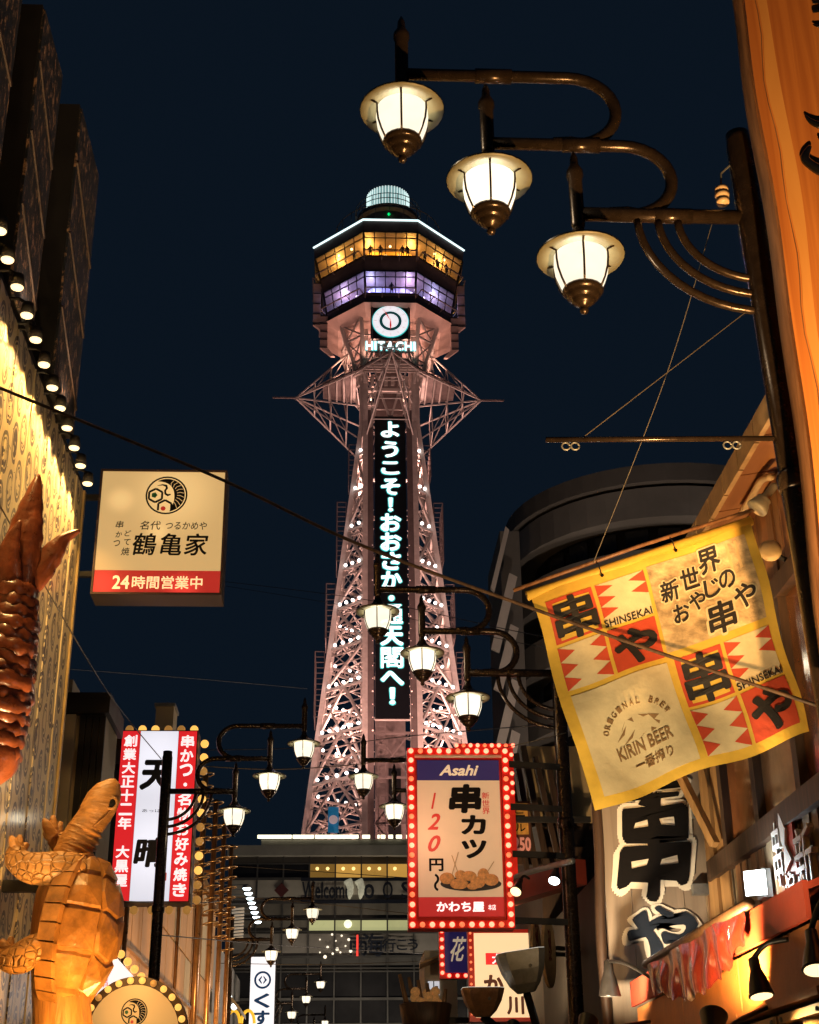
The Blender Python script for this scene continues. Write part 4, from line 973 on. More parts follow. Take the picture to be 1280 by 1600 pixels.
def glow_panel(name, col, e, spots, sc):     # lightbox acrylic: brighter where the tubes sit behind it
    m = M(name, tuple(c * .3 for c in col), .35, 0, 0.0, emit=e, ecol=col); nt = m.node_tree; b = nt.nodes['Principled BSDF']
    tc = [n for n in nt.nodes if n.type == 'TEX_COORD'][0]; acc = None
    for (x, z, r) in spots:
        vm = nt.nodes.new('ShaderNodeVectorMath'); vm.operation = 'DISTANCE'; vm.inputs[1].default_value = (x, 0, z); nt.links.new(tc.outputs['Object'], vm.inputs[0])
        mr = nt.nodes.new('ShaderNodeMapRange'); mr.interpolation_type = 'SMOOTHERSTEP'; mr.inputs[1].default_value = 0; mr.inputs[2].default_value = r; mr.inputs[3].default_value = sc; mr.inputs[4].default_value = 0
        nt.links.new(vm.outputs['Value'], mr.inputs[0])
        if acc is None: acc = mr.outputs[0]
        else:
            ad = nt.nodes.new('ShaderNodeMath'); nt.links.new(acc, ad.inputs[0]); nt.links.new(mr.outputs[0], ad.inputs[1]); acc = ad.outputs[0]
    ad = nt.nodes.new('ShaderNodeMath'); ad.inputs[1].default_value = e; nt.links.new(acc, ad.inputs[0]); nt.links.new(ad.outputs[0], b.inputs['Emission Strength'])
    return m
m_cream = glow_panel('acrylic_cream', (.92, .60, .24), .56, [(-w_ * .33, h_ * .25, w_ * .17), (-.02 * w_, -.02 * h_, w_ * .15), (w_ * .1, h_ * .3, w_ * .5)], .28)
fquad(fr, -w_ / 2 + .03, -h_ * .31, w_ / 2 - .03, h_ / 2 - .03, .004, .016).build('face', m_cream, bx_)
fquad(fr, -w_ / 2 + .03, -h_ / 2 + .03, w_ / 2 - .03, -h_ * .312, .004, .016).build('red_strip', glow_panel('acrylic_red', (.80, .05, .035), .45, [(-w_ * .42, -h_ * .42, w_ * .2), (w_ * .2, -h_ * .46, w_ * .2)], .5), bx_)
for a, b, c, d in ((-w_ / 2, -h_ / 2, w_ / 2, -h_ / 2 + .03), (-w_ / 2, h_ / 2 - .03, w_ / 2, h_ / 2), (-w_ / 2, -h_ / 2 + .032, -w_ / 2 + .028, h_ / 2 - .032), (w_ / 2 - .028, -h_ / 2 + .032, w_ / 2, h_ / 2 - .032)):
    fquad(fr, a, b, c, d, .002, .03).build('trim', M('trim_dark', (.06, .035, .03), .5, .2), bx_)
def emblem(parent, fr, u, v, R, d, ink, name='emblem'):
    def arc(r0, r1, a0, a1, n=30): 
        return [fr.pt(u + r1 * math.cos(a), v + r1 * math.sin(a), d) for a in [a0 + (a1 - a0) * i / n for i in range(n + 1)]] + [fr.pt(u + r0 * math.cos(a), v + r0 * math.sin(a), d) for a in [a1 - (a1 - a0) * i / n for i in range(n + 1)]]
    def strip(r0, r1, a0, a1, nm, off=0.0, mat=ink):
        m = MB(); n = 32
        vs = []
        for i in range(n + 1):
            a = a0 + (a1 - a0) * i / n; vs += [fr.pt(u + r0 * R * math.cos(a), v + r0 * R * math.sin(a), d), fr.pt(u + r1 * R * math.cos(a), v + r1 * R * math.sin(a), d)]
        return m.add(vs, [(2 * i, 2 * i + 1, 2 * i + 3, 2 * i + 2) for i in range(n)]).build(nm, mat, parent)
    strip(.92, 1.0, 0, 2 * math.pi, 'emblem_ring')
    # crane wing: a dark crescent inside the right of the ring, cut by pale feather lines
    n = 30; vs = []
    for i in range(n + 1):
        a = RAD(-78 + 200 * i / n); wd = .50 * math.sin(math.pi * (i / n) ** .8) ** .8
        vs += [fr.pt(u + .87 * R * math.cos(a), v + .87 * R * math.sin(a), d), fr.pt(u + (.87 - wd) * R * math.cos(a), v + (.87 - wd) * R * math.sin(a), d)]
    MB().add(vs, [(2 * i, 2 * i + 1, 2 * i + 3, 2 * i + 2) for i in range(n)]).build('crane_wing', ink, parent)
    pale = M('emblem_pale', (.3, .2, .09), .5, 0, 0, emit=.5, ecol=(.92, .60, .26))
    for k in range(9):
        a = RAD(-52 + k * 15)
        path = [(.84 * math.cos(a), .84 * math.sin(a)), (.66 * math.cos(a + .10), .66 * math.sin(a + .10)), (.47 * math.cos(a + .05) + .04, .47 * math.sin(a + .05) + .03)]
        MB().tube([fr.pt(u + x * R, v + y * R, d + .004) for x, y in path], R * .016, 5, True, .3).build('feather_line', pale, parent)
    # neck and beak
    path = [(-.46, .50), (-.22, .55), (-.04, .50), (.0, .38), (-.08, .24), (-.06, .08), (.06, .0), (.2, .05)]
    MB().tube([fr.pt(u + x * R, v + y * R, d + .002) for x, y in path], [R * q for q in (.01, .035, .06, .055, .05, .055, .06, .03)], 6, True, .2).build('crane_neck', ink, parent)
    # tortoise-shell hexagons
    for cx, cy in ((-.52, -.02), (-.05, -.62)):
        pts = [(cx + .36 * math.cos(RAD(60 * i + 30)), cy + .36 * math.sin(RAD(60 * i + 30))) for i in range(7)]
        pts = [q for q in pts]
        for i in range(6):
            a, b = pts[i], pts[i + 1]
            if max(math.hypot(*a), math.hypot(*b)) > .93: continue
            MB().beam(fr.pt(u + a[0] * R, v + a[1] * R, d + .002), fr.pt(u + b[0] * R, v + b[1] * R, d + .002), .10 * R, .004, up=fr.n).build('hexagon_side', ink, parent)
    disc(fr, u - .58 * R, v + .0, .15 * R, d, d + .003, 5).build('pine_mark', M('pine_green', (.02, .12, .05), .5), parent)
    disc(fr, u - .12 * R, v - .7 * R, .12 * R, d, d + .003, 8).build('plum_mark', M('plum_red', (.5, .03, .02), .5, 0, 0, emit=.3, ecol=(.7, .05, .03)), parent)
emblem(bx_, fr, .03 * w_, h_ * .29, w_ * .165, .02, m_ink)
for s_, u, v, sw, sh, bo in (('鶴', -.115, -.105, .185, .175, .016), ('亀', .09, -.105, .165, .175, .016), ('家', .285, -.105, .185, .175, .016), ('名代', -.08, .045, .16, .07, .008), ('つるかめや', .20, .045, .32, .062, .006)):
    letters('lettering', s_, fr, u * w_, v * h_, sw * w_, sh * h_, m_ink, bx_, bold=bo, d=.018, depth=.004, shear=.12)
for s_, u, v, sw in (('串', -.32, .05, .06), ('か', -.32, -.03, .05), ('つ', -.33, -.1, .05), ('ど', -.25, -.02, .05), ('て', -.25, -.09, .05), ('焼', -.26, -.165, .065)):
    letters('lettering', s_, fr, u * w_, v * h_, sw * w_, sw * w_, m_ink, bx_, bold=.008, d=.018, depth=.004, shear=.12)
m_cream_txt = M('print_cream', (.9, .75, .45), .5, 0, 0, emit=.75, ecol=(.95, .75, .42))
letters('lettering', '24', fr, -.275 * w_, -.405 * h_, .13 * w_, .105 * h_, m_cream_txt, bx_, bold=.02, d=.018, depth=.004)
letters('lettering', '時間営業中', fr, .08 * w_, -.405 * h_, .54 * w_, .10 * h_, m_cream_txt, bx_, bold=.015, d=.018, depth=.004)
for f in (.32, -.3):
    MB().beam(fr.pt(-w_ / 2, f * h_, -.2), V((XW - .1, TG + .2, fr.o.z + f * h_)), .07).build('mount_arm', m_dark, bx_)

# ================================================================ LEFT: DARK-FRONTED HOUSE AND THE RED AND WHITE SIGN
hs = thing('narrow_house', 'narrow house with black metal front and cream side between restaurant and red sign', 'building', (-5, 20, 0))
z_ = onY(170, 1085, 20).z; xa, xb = -4.9, onY(164, 1150, 20).x
m_crm = M('cream_render', (.42, .34, .22), .7, 0, .15, 1)
MB().box((-9, 20.06, 0), (xb - .02, 21.2, z_ - .3)).build('wall', m_crm, hs)
for k in range(4):
    x0 = onY(118, 1200, 20).x + k * (xb - onY(118, 1200, 20).x) / 4; x1 = x0 + (xb - onY(118, 1200, 20).x) / 4
    MB().box((x0 + .006, 20.0, 2.5), (x1 - .006, 20.05, z_ - .32)).build('metal_sheet', M('sheet_black', (.022, .019, .018), .45, .2, .3, 2), hs)
MB().box((-9, 19.9, z_ - .3), (xb + .05, 21.3, z_)).build('parapet', M('sheet_black', (.022, .019, .018)), hs)
MB().box((onY(107, 1100, 20).x, 19.92, 2.5), (onY(122, 1100, 20).x, 20.04, z_ - .32)).build('corner_post', m_crm, hs)
MB().box((xb - 1.0, 20.4, z_), (xb - .6, 21.0, z_ + .35)).build('roof_box', m_crm, hs)
ch = thing('chimney_box', 'small lit cream ventilation box above the red and white sign', 'vent', onY(258, 1120, 27))
p0, p1 = onY(242, 1138, 27), onY(272, 1104, 27)
MB().box((p0.x, 27, p0.z - 1), (p1.x, 27.6, p1.z)).build('casing', m_crm, ch)
MB().box((p0.x - .03, 26.95, p1.z), (p1.x + .03, 27.65, p1.z + .06)).build('lid', m_grey_metal, ch)
TR_ = 25.0
fr, w_, h_ = rect(180, 1141, 303, 1410, TR_)
rs_ = thing('vertical_sign', 'tall red and white lightbox sign ringed with amber bulbs behind the left lantern post', 'sign', fr.o)
fquad(fr, -w_ / 2, -h_ / 2, w_ / 2, h_ / 2, -.5, 0).build('case', M('case_dark', (.05, .03, .025), .5, .2), rs_)
m_wht = glow_panel('acrylic_white', (.93, .91, 1.0), .80, [(0, h_ * .33, h_ * .3), (0, -h_ * .2, h_ * .35)], .2)
fquad(fr, -w_ * .245, -h_ / 2 + .02, w_ * .245, h_ / 2 - .02, .002, .014).build('white_face', m_wht, rs_)
fquad(fr, -w_ / 2 + .02, -h_ / 2 + .02, -w_ * .25, h_ / 2 - .02, .002, .014).build('red_face', m_red_lit, rs_)
fquad(fr, w_ * .25, -h_ / 2 + .02, w_ / 2 - .02, h_ / 2 - .02, .002, .014).build('red_face', m_red_lit, rs_)
m_wtxt = M('print_white_lit', (.9, .9, .9), .4, 0, 0, emit=.9, ecol=(1, .95, .93))
column_text('character', '創業大正十二年 大黒屋', fr, -w_ * .37, h_ * .475, -h_ * .42, w_ * .17, m_wtxt, rs_, bold=.03, d=.016, depth=.004)
column_text('character', '串かつ・名物お好み焼き', fr, w_ * .37, h_ * .475, -h_ * .475, w_ * .17, m_wtxt, rs_, bold=.03, d=.016, depth=.004)
m_gink = M('ink_grey', (.05, .045, .045), .5)
letters('character', '天', fr, -.02 * w_, .23 * h_, w_ * .40, h_ * .18, m_gink, rs_, bold=.05, d=.016, depth=.004, shear=.1)
letters('character', '晴', fr, -.02 * w_, -.22 * h_, w_ * .42, h_ * .17, m_gink, rs_, bold=.04, d=.016, depth=.004, shear=.1)
letters('lettering', 'あっぱれ', fr, -.0 * w_, .02 * h_, w_ * .32, h_ * .02, m_gink, rs_, bold=.0, d=.016, depth=.004)
fquad(fr, .13 * w_, -.38 * h_, .2 * w_, -.335 * h_, .016, .018).build('seal', M('seal_red', (.6, .05, .04), .5, 0, 0, emit=.4, ecol=(.8, .1, .08)), rs_)
for k in range(6): bulb('bulb', fr.pt(-w_ * .42 + k * w_ * .17, h_ / 2 + .07, -.2), .075, m_amber_bulb if k in (1, 2, 5) else m_amber_dim, rs_)
for k in range(12): bulb('bulb', fr.pt(w_ / 2 + .10, h_ * .44 - k * h_ * .083, -.25), .075, m_amber_bulb if k % 4 in (1, 0) else m_amber_dim, rs_)
for k in range(4): bulb('bulb', fr.pt(-w_ * .2 + k * w_ * .22, -h_ / 2 - .10, -.2), .075, m_amber_dim, rs_)
for f in (.3, -.3): MB().beam(fr.pt(-w_ / 2, f * h_, -.25), (-5.2, TR_ + .25, fr.o.z + f * h_), .08).build('mount_arm', m_dark, rs_)
# ---------------------------------------------------------------- round sign with bulbs, diamond sign
TRn = 18.0
c = onY(208, 1612, TRn); fr = Frame(c); R = 68 * TRn / 1.06 / FPX
rn = thing('round_sign', 'round cream crane-emblem sign edged with amber bulbs at the bottom left', 'sign', c)
disc(fr, 0, 0, R * 1.22, -.25, -.06).build('drum', M('drum_dark', (.06, .03, .02), .5), rn)
disc(fr, 0, 0, R * 1.02, -.05, .0).build('face', glow_panel('acrylic_gold', (.92, .50, .15), .50, [(0, R * .5, R * 1.2)], .2), rn)
emblem(rn, fr, 0, R * .42, R * .30, .006, m_ink)
for k in range(26):
    a = 2 * math.pi * k / 26; bulb('bulb', fr.pt(R * 1.12 * math.cos(a), R * 1.12 * math.sin(a), .0), .042, m_amber_bulb if k % 5 else m_amber_dim, rn)
MB().beam(fr.pt(-R, 0, -.18), (XW - .3, TRn + .18, c.z), .08).build('mount_arm', m_dark, rn)
lamp_light('POINT', 'bulb_glow', fr.pt(0, R * 1.25, .35), 12, WARM, rn, size=.25)
TDm = 19.4
c = onY(168, 1545, TDm); fr = Frame(c); dm = thing('diamond_sign', 'white diamond-shaped lightbox with amber bulb edge, half hidden behind the turtle', 'sign', c)
r = 56 * TDm / 1.04 / FPX
MB().prism([fr.pt(0, -r, 0), fr.pt(r, 0, 0), fr.pt(0, r, 0), fr.pt(-r, 0, 0)], (0, .2, 0)).build('face', m_sign_white, dm)
for k in range(5):
    f = k / 5
    for (a, b) in (((0, r), (r, 0)),): bulb('bulb', fr.pt(a[0] + (b[0] - a[0]) * f + .05, a[1] + (b[1] - a[1]) * f + .05, .02), .055, m_amber_bulb, dm)
letters('lettering', '串', fr, -.05, .08, .1, .12, M('seal_red', (.6, .05, .04)), dm, d=.004, depth=.004); letters('lettering', '一品', fr, .12, .02, .12, .1, m_gink, dm, d=.004, depth=.004)
MB().beam(fr.pt(-r * .6, 0, -.1), (-5.0, TDm + .1, c.z), .07).build('mount_arm', m_dark, dm)

# ================================================================ LEFT: TAN SHOP WITH PIPES AND RINGED POSTS
XT = -3.95
tan = thing('tan_shop', 'tan-panelled shop front with vertical pipes and ring-wound posts beyond the red sign', 'building', (XT, 34, 0))
m_tan = M('tan_panel', (.52, .30, .14), .55, 0, .2, .8); m_pipe = M('copper_pipe', (.30, .16, .07), .3, .5, .3, 3)
ztp = 8.9
MB().box((-10, 26.4, 0), (XT - .1, 46, ztp - .3)).build('wall', m_bwall, tan)
k = 0
for y0 in [26.4 + i * 1.4 for i in range(14)]:
    for z0, z1 in ((2.6, 4.4), (4.45, 6.2), (6.25, ztp - .4)):
        MB().box((XT - .09, y0 + .02, z0), (XT + .0, y0 + 1.36, z1)).build('wall_panel', m_tan if (k * 7) % 5 else m_crm, tan); k += 1
for i, y0 in enumerate([26.6 + 4.2 * i for i in range(5)]):
    MB().tube([(XT + .06, y0, 2.4), (XT + .06, y0, ztp - .8 + .3 * (i % 2))], .045, 8).build('pipe', m_pipe, tan, True)
    for z in (3.6, 5.1): MB().beam((XT + .05, y0, z), (XT + .05, y0 + 4.2, z), .07).build('cross_pipe', m_pipe, tan)
MB().box((-9.8, 26.3, ztp - .3), (XT + .08, 46.1, ztp - .1)).build('coping', m_pipe, tan)
for px, pya, t in ((322, 1205, 30), (338, 1250, 33), (351, 1285, 36), (362, 1320, 39.5)):
    q = onY(px, pya, t)
    ps = MB().tube([(q.x, t, 2.4), (q.x, t, q.z)], .06, 8).build('ring_post', m_pipe, tan, True)
    bar('post_tie', (q.x, t, 7.5), (XT, t, 7.5), .06, m_pipe, tan)
    for j in range(11):
        zc = q.z - .08 - j * .27
        MB().tube([(q.x + .17 * math.cos(a), t + .17 * math.sin(a), zc + .03 * math.cos(a)) for a in [i * math.pi / 8 for i in range(17)]], .016, 6).build('ring', M('ring_brass', (.45, .30, .15), .3, .6, .2), ps, True)
for yy in (27.5, 31, 35, 39): spot_lamp((-2.6, yy, 3.0), (XT, yy + 2, 6.2), 480, (1.0, .56, .2), 'black spot lamp before the tan shop, %s of the four along its front' % {27.5: 'nearest', 31: 'second', 35: 'third', 39: 'farthest'}[yy], angle=120, wall=(XT, yy, 2.7))
# ================================================================ LEFT, FAR: WHITE BLADE SIGN, ARCH SIGN, COOL LAMPS, GREY SHOP
far = thing('grey_shop', 'pale grey far shop with louvred awning on the left behind the tan front', 'building', (-4.2, 52, 0))
m_gsh = M('pale_shop', (.34, .33, .31), .6, 0, .2, 1)
MB().box((-10, 46.6, 0), (-4.2, 62, 8.2)).build('wall', m_gsh, far)
for k in range(10):
    z = onY(380, 1425 + k * 5, 47).z
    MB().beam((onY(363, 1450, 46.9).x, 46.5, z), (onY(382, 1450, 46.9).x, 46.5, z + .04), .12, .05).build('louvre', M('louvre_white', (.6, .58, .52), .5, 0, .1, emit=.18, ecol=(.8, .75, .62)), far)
q0, q1 = onY(352, 1545, 44), onY(376, 1575, 44)
MB().prism([(q0.x, 44, q0.z), (q1.x, 44, q1.z), (q1.x, 46.6, q1.z), (q0.x, 46.6, q0.z)], (0, 0, -.12)).build('awning', m_gsh, far)
for a, b in ((358, 1553), (366, 1567)): bulb('awning_lamp', onY(a, b + 6, 44.3), .09, m_cool_lens, far)
for k in range(8):
    f = k / 7; q = onY(386 + 17 * f, 1388 + 52 * f, 58 + 8 * f)
    t = thing('eave_lamp', '%s cool white lamp in the slanting row left of the base building' % ('topmost', 'second', 'third', 'fourth', 'fifth', 'sixth', 'seventh', 'lowest')[k], 'lamp', q, 'cool white lamps in a slanting row')
    MB().lathe([(.2, .0), (.17, .1), (.05, .16)], q, 12).build('shade', m_grey_metal, t, True); MB().lathe([(.17, -.0), (.12, -.07), (.01, -.09)], q, 12).build('lens', m_cool_lens, t, True)
    bar('arm', q + V((0, 0, .14)), q + V((-1.2, 0, .14)), .04, m_grey_metal, t)
fr, w_, h_ = rect(389, 1494, 430, 1640, 58.0)
bs = thing('blade_sign', 'white lightbox blade sign with a dark blue ring logo low on the left', 'sign', fr.o)
fquad(fr, -w_ / 2, -h_ / 2, w_ / 2, h_ / 2, -.3, 0).build('case', m_dark, bs)
fquad(fr, -w_ / 2 + .03, -h_ / 2, w_ / 2 - .03, h_ / 2 - .03, .002, .02).build('face', m_sign_white, bs)
m_blue = M('logo_blue', (.01, .05, .16), .4, 0, 0, emit=.10, ecol=(.02, .16, .42))
vv = h_ / 2 - 36 / 2222 * 55
m = MB(); r1, r0 = .33, .25
m.add([fr.pt(r_ * math.cos(a), vv + r_ * math.sin(a), .03) for a in [i * math.pi / 16 for i in range(32)] for r_ in (r0, r1)], [(2 * i, 2 * i + 1, (2 * i + 3) % 64, (2 * i + 2) % 64) for i in range(32)]); m.build('logo_ring', m_blue, bs)
for s in (-1, 1):
    MB().prism([fr.pt(s * .03, vv + .16, .03), fr.pt(s * .17, vv, .03), fr.pt(s * .03, vv - .16, .03), fr.pt(s * .03, vv - .09, .03), fr.pt(s * .09, vv, .03), fr.pt(s * .03, vv + .09, .03)], fr.n * .01).build('logo_chevron', m_blue, bs)
column_text('character', 'くすり', fr, 0, vv - .45, -h_ / 2 + .2, .62, m_blue, bs, bold=.04, d=.022, depth=.01)
MB().beam(fr.pt(-w_ / 2, 0, -.15), (-6, 58.15, fr.o.z), .1).build('mount_arm', m_dark, bs)
q = onY(376, 1600, 50.0); ar = thing('arch_sign', 'yellow double-arch letter sign at the bottom beside the white blade sign', 'sign', q)
for s in (-1, 1):
    MB().tube([q + V((s * .24 + .21 * math.cos(a), 0, .40 * math.sin(a) + .02)) for a in [math.pi * i / 14 for i in range(15)]], .05, 10).build('arch', M('arch_yellow', (.9, .5, .03), .35, 0, 0, emit=.75, ecol=(1, .55, .04)), ar, True)
MB().beam(q + V((-.45, .05, -.02)), q + V((-1.9, .05, -.02)), .06).build('mount_arm', m_dark, ar)
# ================================================================ RIGHT: TIMBER TAVERN
XR = 3.45
tav = thing('timber_tavern', 'timber tavern with brown windows, deep eave and red awning at the right edge', 'building', (XR, 11, 0))
m_side = wood('siding_brown', (.12, .055, .022), (.30, .15, .06), .5, 3, (5, 5, .4)); m_side2 = wood('siding_grey', (.16, .12, .075), (.34, .25, .15), .55, 3, (5, 5, .4))
m_post_w = wood('post_honey', (.28, .15, .05), (.42, .24, .09), .5, 2.5, (5, 5, .4)); m_eave = wood('eave_board', (.24, .10, .04), (.36, .17, .07), .55, 2, (3, .5, 3))
MB().box((XR + .06, 7.9, 0), (8.5, 13.9, 6.5)).build('wall_core', m_dark, tav)
n = 36
for k in range(n):
    y0, y1 = 8.0 + 5.9 * k / n, 8.0 + 5.9 * (k + 1) / n
    MB().box((XR - .01 - .012 * (k % 3), y0 + .004, 2.6), (XR + .05, y1 - .004, 3.86)).build('siding_board', m_side if (k * 5) % 7 > 2 else m_side2, tav)
    MB().box((XR - .01 - .012 * (k % 3), y0 + .004, 5.72), (XR + .05, y1 - .004, 6.45)).build('siding_board', m_side, tav)
MB().box((XR - .09, 7.95, 3.86), (XR + .05, 13.2, 4.04)).build('window_sill', m_darkwood, tav)
MB().box((XR - .08, 7.95, 5.56), (XR + .05, 13.2, 5.72)).build('window_head', m_darkwood, tav)
m_pane = M('amber_pane', (.22, .085, .03), .12, 0, .6, 1.6, .15, 3, coat=.4)
m_pane2 = M('tan_pane', (.36, .20, .09), .15, 0, .4, 1.6, .15, 3, coat=.4)
wy = [8.1, 9.2, 10.35, 11.5, 12.55]
for k in range(4):
    pn = MB().box((XR - .0, wy[k] + .06, 4.045), (XR + .03, wy[k + 1] - .06, 5.555)).build('window_pane', (m_pane2, m_pane, m_pane2, m_pane)[k], tav)
for y in wy: MB().box((XR - .07, y - .06, 4.042), (XR + .045, y + .06, 5.558)).build('window_post', m_darkwood, tav)
MB().box((XR - .04, 12.62, 2.6), (XR + .05, 12.95, 6.4)).build('corner_board', m_post_w, tav)
MB().box((XR - .06, 13.0, 2.6), (XR + .05, 13.3, 6.4)).build('corner_board', m_post_w, tav)
MB().beam((XR - .12, 12.7, 4.1), (XR - .5, 13.5, 5.7), .07).build('brace', m_post_w, tav)
# eave and rafters
ev0, ev1 = onX(1206, 650, 3.15), onX(1085, 865, 3.15); ez_ = (ev0.z + ev1.z) / 2
MB().prism([(3.1, 7.9, ez_), (3.1, 13.6, ez_), (5.5, 13.6, ez_ + 1.1), (5.5, 7.9, ez_ + 1.1)], (0, 0, .08)).build('roof', m_grey_metal, tav)
for k in range(12): MB().box((3.06, 8.0 + k * .47, ez_ - .10), (3.1, 8.0 + k * .47 + .45, ez_ + .1)).build('gutter_board', M('gutter_tan', (.42, .27, .13), .5, 0, .3, 5), tav)
for k in range(8): MB().prism([(3.11, 8.0 + k * .70, ez_ - .015), (3.11, 8.0 + k * .70 + .68, ez_ - .015), (XR + .3, 8.0 + k * .70 + .68, ez_ + .1), (XR + .3, 8.0 + k * .70, ez_ + .1)], (0, 0, -.03)).build('soffit_board', m_eave, tav)
MB().box((XR - .02, 8.0, ez_ - .9), (XR + .05, 13.5, ez_ - .02)).build('frieze', m_eave, tav)
# drain pipe elbow under the eave and a round sensor disc
q = onX(1205, 745, 3.3)
MB().tube(smooth_path([q, onX(1190, 750, 3.3), onX(1178, 770, 3.3), onX(1160, 800, 3.3)], 5), .03, 9).build('drain_pipe', M('pipe_cream', (.5, .36, .2), .4, 0, .15), tav, True)
q = onY(1204, 862, 9.9)
MB().lathe([(.075, 0), (.085, .01), (.085, .04), (.06, .06)], q, 20, axis=(-.3, -1, 0)).build('round_lamp', M('disc_cream', (.6, .45, .24), .5), tav, True)
MB().tube([q + V((.05, .05, 0)), (XR, 10.1, q.z)], .02, 6).build('lamp_arm', m_dark, tav)
# awning
AXx, AZ_ = 2.6, 2.97
m_red = M('awning_red', (.34, .045, .02), .55, 0, .3, 2, .1, 20); m_orange = M('fascia_orange', (.46, .17, .045), .5, 0, .3, 2, .15, 20)
MB().prism([(AXx, 8.0, AZ_), (AXx, 13.2, AZ_), (XR, 13.2, AZ_ + .32), (XR, 8.0, AZ_ + .32)], (0, 0, -.04)).build('awning_roof', m_red, tav)
for y0, y1 in ((8.0, 9.7), (9.72, 11.4), (11.42, 13.2)):
    MB().box((AXx - .03, y0, AZ_ - .2), (AXx, y1, AZ_ + .01)).build('fascia_board', m_red, tav)
    MB().box((AXx + .02, y0, AZ_ - .55), (AXx + .05, y1, AZ_ - .21)).build('fascia_panel', m_orange, tav)
    MB().box((AXx - .02, y0, AZ_ - .60), (AXx + .04, y1, AZ_ - .555)).build('fascia_rail', m_orange, tav)
MB().tube([(AXx - .06, 9.0, AZ_ + .04), (AXx - .06, 12.3, AZ_ + .06)], .035, 10).build('blind_roller', m_darkwood, tav, True)
# rolled red plastic curtain hanging from the roller
m_plast = M('curtain_red', (.17, .02, .012), .15, 0, .4, 3, .6, 5, coat=.8)
NC, NR = 64, 14
g = [[V((AXx - .08 + .016 * math.sin(i * .8 + .5 * math.sin(j * .5)) * (j / NR + .15) + .012 * math.sin(i * .27 + j * .3), 9.1 + i * 3.0 / NC, AZ_ + .03 - (j / NR) * (.20 + .20 * math.sin(min(1, i / NC * 1.15) * 2.9) + .02 * math.sin(i * 1.3)))) for i in range(NC + 1)] for j in range(NR + 1)]
MB().add([p for r_ in g for p in r_], [(j * (NC + 1) + i, j * (NC + 1) + i + 1, (j + 1) * (NC + 1) + i + 1, (j + 1) * (NC + 1) + i) for j in range(NR) for i in range(NC)]).build('plastic_curtain', m_plast, tav, True)
# clear plastic sheets in frames below the fascia
m_clear = M('clear_plastic', (.42, .26, .10), .1, 0, .5, 2.5, .6, 4, coat=.7)
for k, (y0, y1) in enumerate(((8.05, 8.85), (8.95, 9.95), (10.05, 11.15), (11.25, 12.9))):
    sh = [[V((AXx + .06 + .03 * math.sin(i * .9 + k) * math.cos(j * .7), y0 + (y1 - y0) * i / 10, 1.2 + (AZ_ - .66 - 1.2) * j / 8)) for i in range(11)] for j in range(9)]
    st = MB().add([p for r_ in sh for p in r_], [(j * 11 + i, j * 11 + i + 1, j * 11 + 12 + i, j * 11 + 11 + i) for j in range(8) for i in range(10)]).build('plastic_sheet', m_clear, tav, True)
    f = MB()
    for a, b in (((y0, 1.2), (y0, AZ_ - .64)), ((y1, 1.2), (y1, AZ_ - .64)), ((y0, AZ_ - .66), (y1, AZ_ - .66))): f.beam((AXx + .03, a[0], a[1]), (AXx + .03, b[0], b[1]), .05)
    f.build('sheet_frame', M('tarp_tan', (.46, .27, .11), .5, 0, .2, 5), st)
    for yy in (y0 + .05, y1 - .05): bulb('grommet', (AXx - .0, yy, AZ_ - .665), .014, m_grey_metal, st, 8)
# wall letters and box lamp
frw = Frame((XR - .06, 10.4, 3.5), (0, -1, 0), (0, 0, 1))
fr_ = frw
q = onX(1232, 1340, XR - .05); sgn = thing('wall_sign', 'red and white layered wall letters on the tavern siding above the awning', 'sign', q)
frs = Frame(q, (0, -1, 0), (0, 0, 1))
fquad(frs, -.05, -.18, .24, .32, .0, .02).build('red_back', M('letter_red', (.40, .035, .015), .5), sgn)
m_cutw = M('cutout_white', (.72, .70, .66), .5, 0, .1, 6)
letters('letter', '串', frs, -.12, .05, .22, .5, m_cutw, sgn, bold=.02, d=.02, depth=.03)
letters('letter', 'や', frs, .12, -.22, .24, .2, m_cutw, sgn, bold=.02, d=.02, depth=.03)
MB().prism([frs.pt(.0, .34, .022), frs.pt(.12, .2, .022), frs.pt(.08, .08, .022), frs.pt(.2, -.05, .022), frs.pt(.0, -.12, .022), frs.pt(.04, .05, .022), frs.pt(-.05, .18, .022)], frs.n * .02).build('spark_cutout', m_cutw, sgn)
q = onX(1268, 1345, XR - .05); sg2 = thing('cutout_letter', 'pale cut-out letter standing at the right edge on the tavern siding', 'sign', q); frs = Frame(q, (0, -1, 0), (0, 0, 1))
letters('letter', '新', frs, 0, 0, .42, .52, m_cutw, sg2, bold=.02, d=.01, depth=.05)
q = onX(1187, 1382, XR - .14)
bl_ = thing('box_lamp', 'square cool white floodlight on the tavern siding beside the wall letters', 'floodlight', q)
MB().box(q + V((-.0, -.1, -.11)), q + V((.07, .1, .11))).build('housing', m_grey_metal, bl_)
d_ = V((-.45, -.75, 0)).normalized()
fl = Frame(q + V((-.02, -.02, 0)), d_.cross(V((0, 0, 1))) * -1, (0, 0, 1))
fl.n = d_
MB().prism([fl.pt(-.085, -.095, .06), fl.pt(.085, -.095, .06), fl.pt(.085, .095, .06), fl.pt(-.085, .095, .06)], d_ * .012).build('lens', m_cool_lens, bl_)
MB().box(q + V((.06, -.03, -.03)), V((XR, q.y + .03, q.z + .03))).build('bracket', m_grey_metal, bl_)
lamp_light('POINT', 'glow', q + d_ * .22, 22, (.86, .97, 1.0), bl_, size=.08)
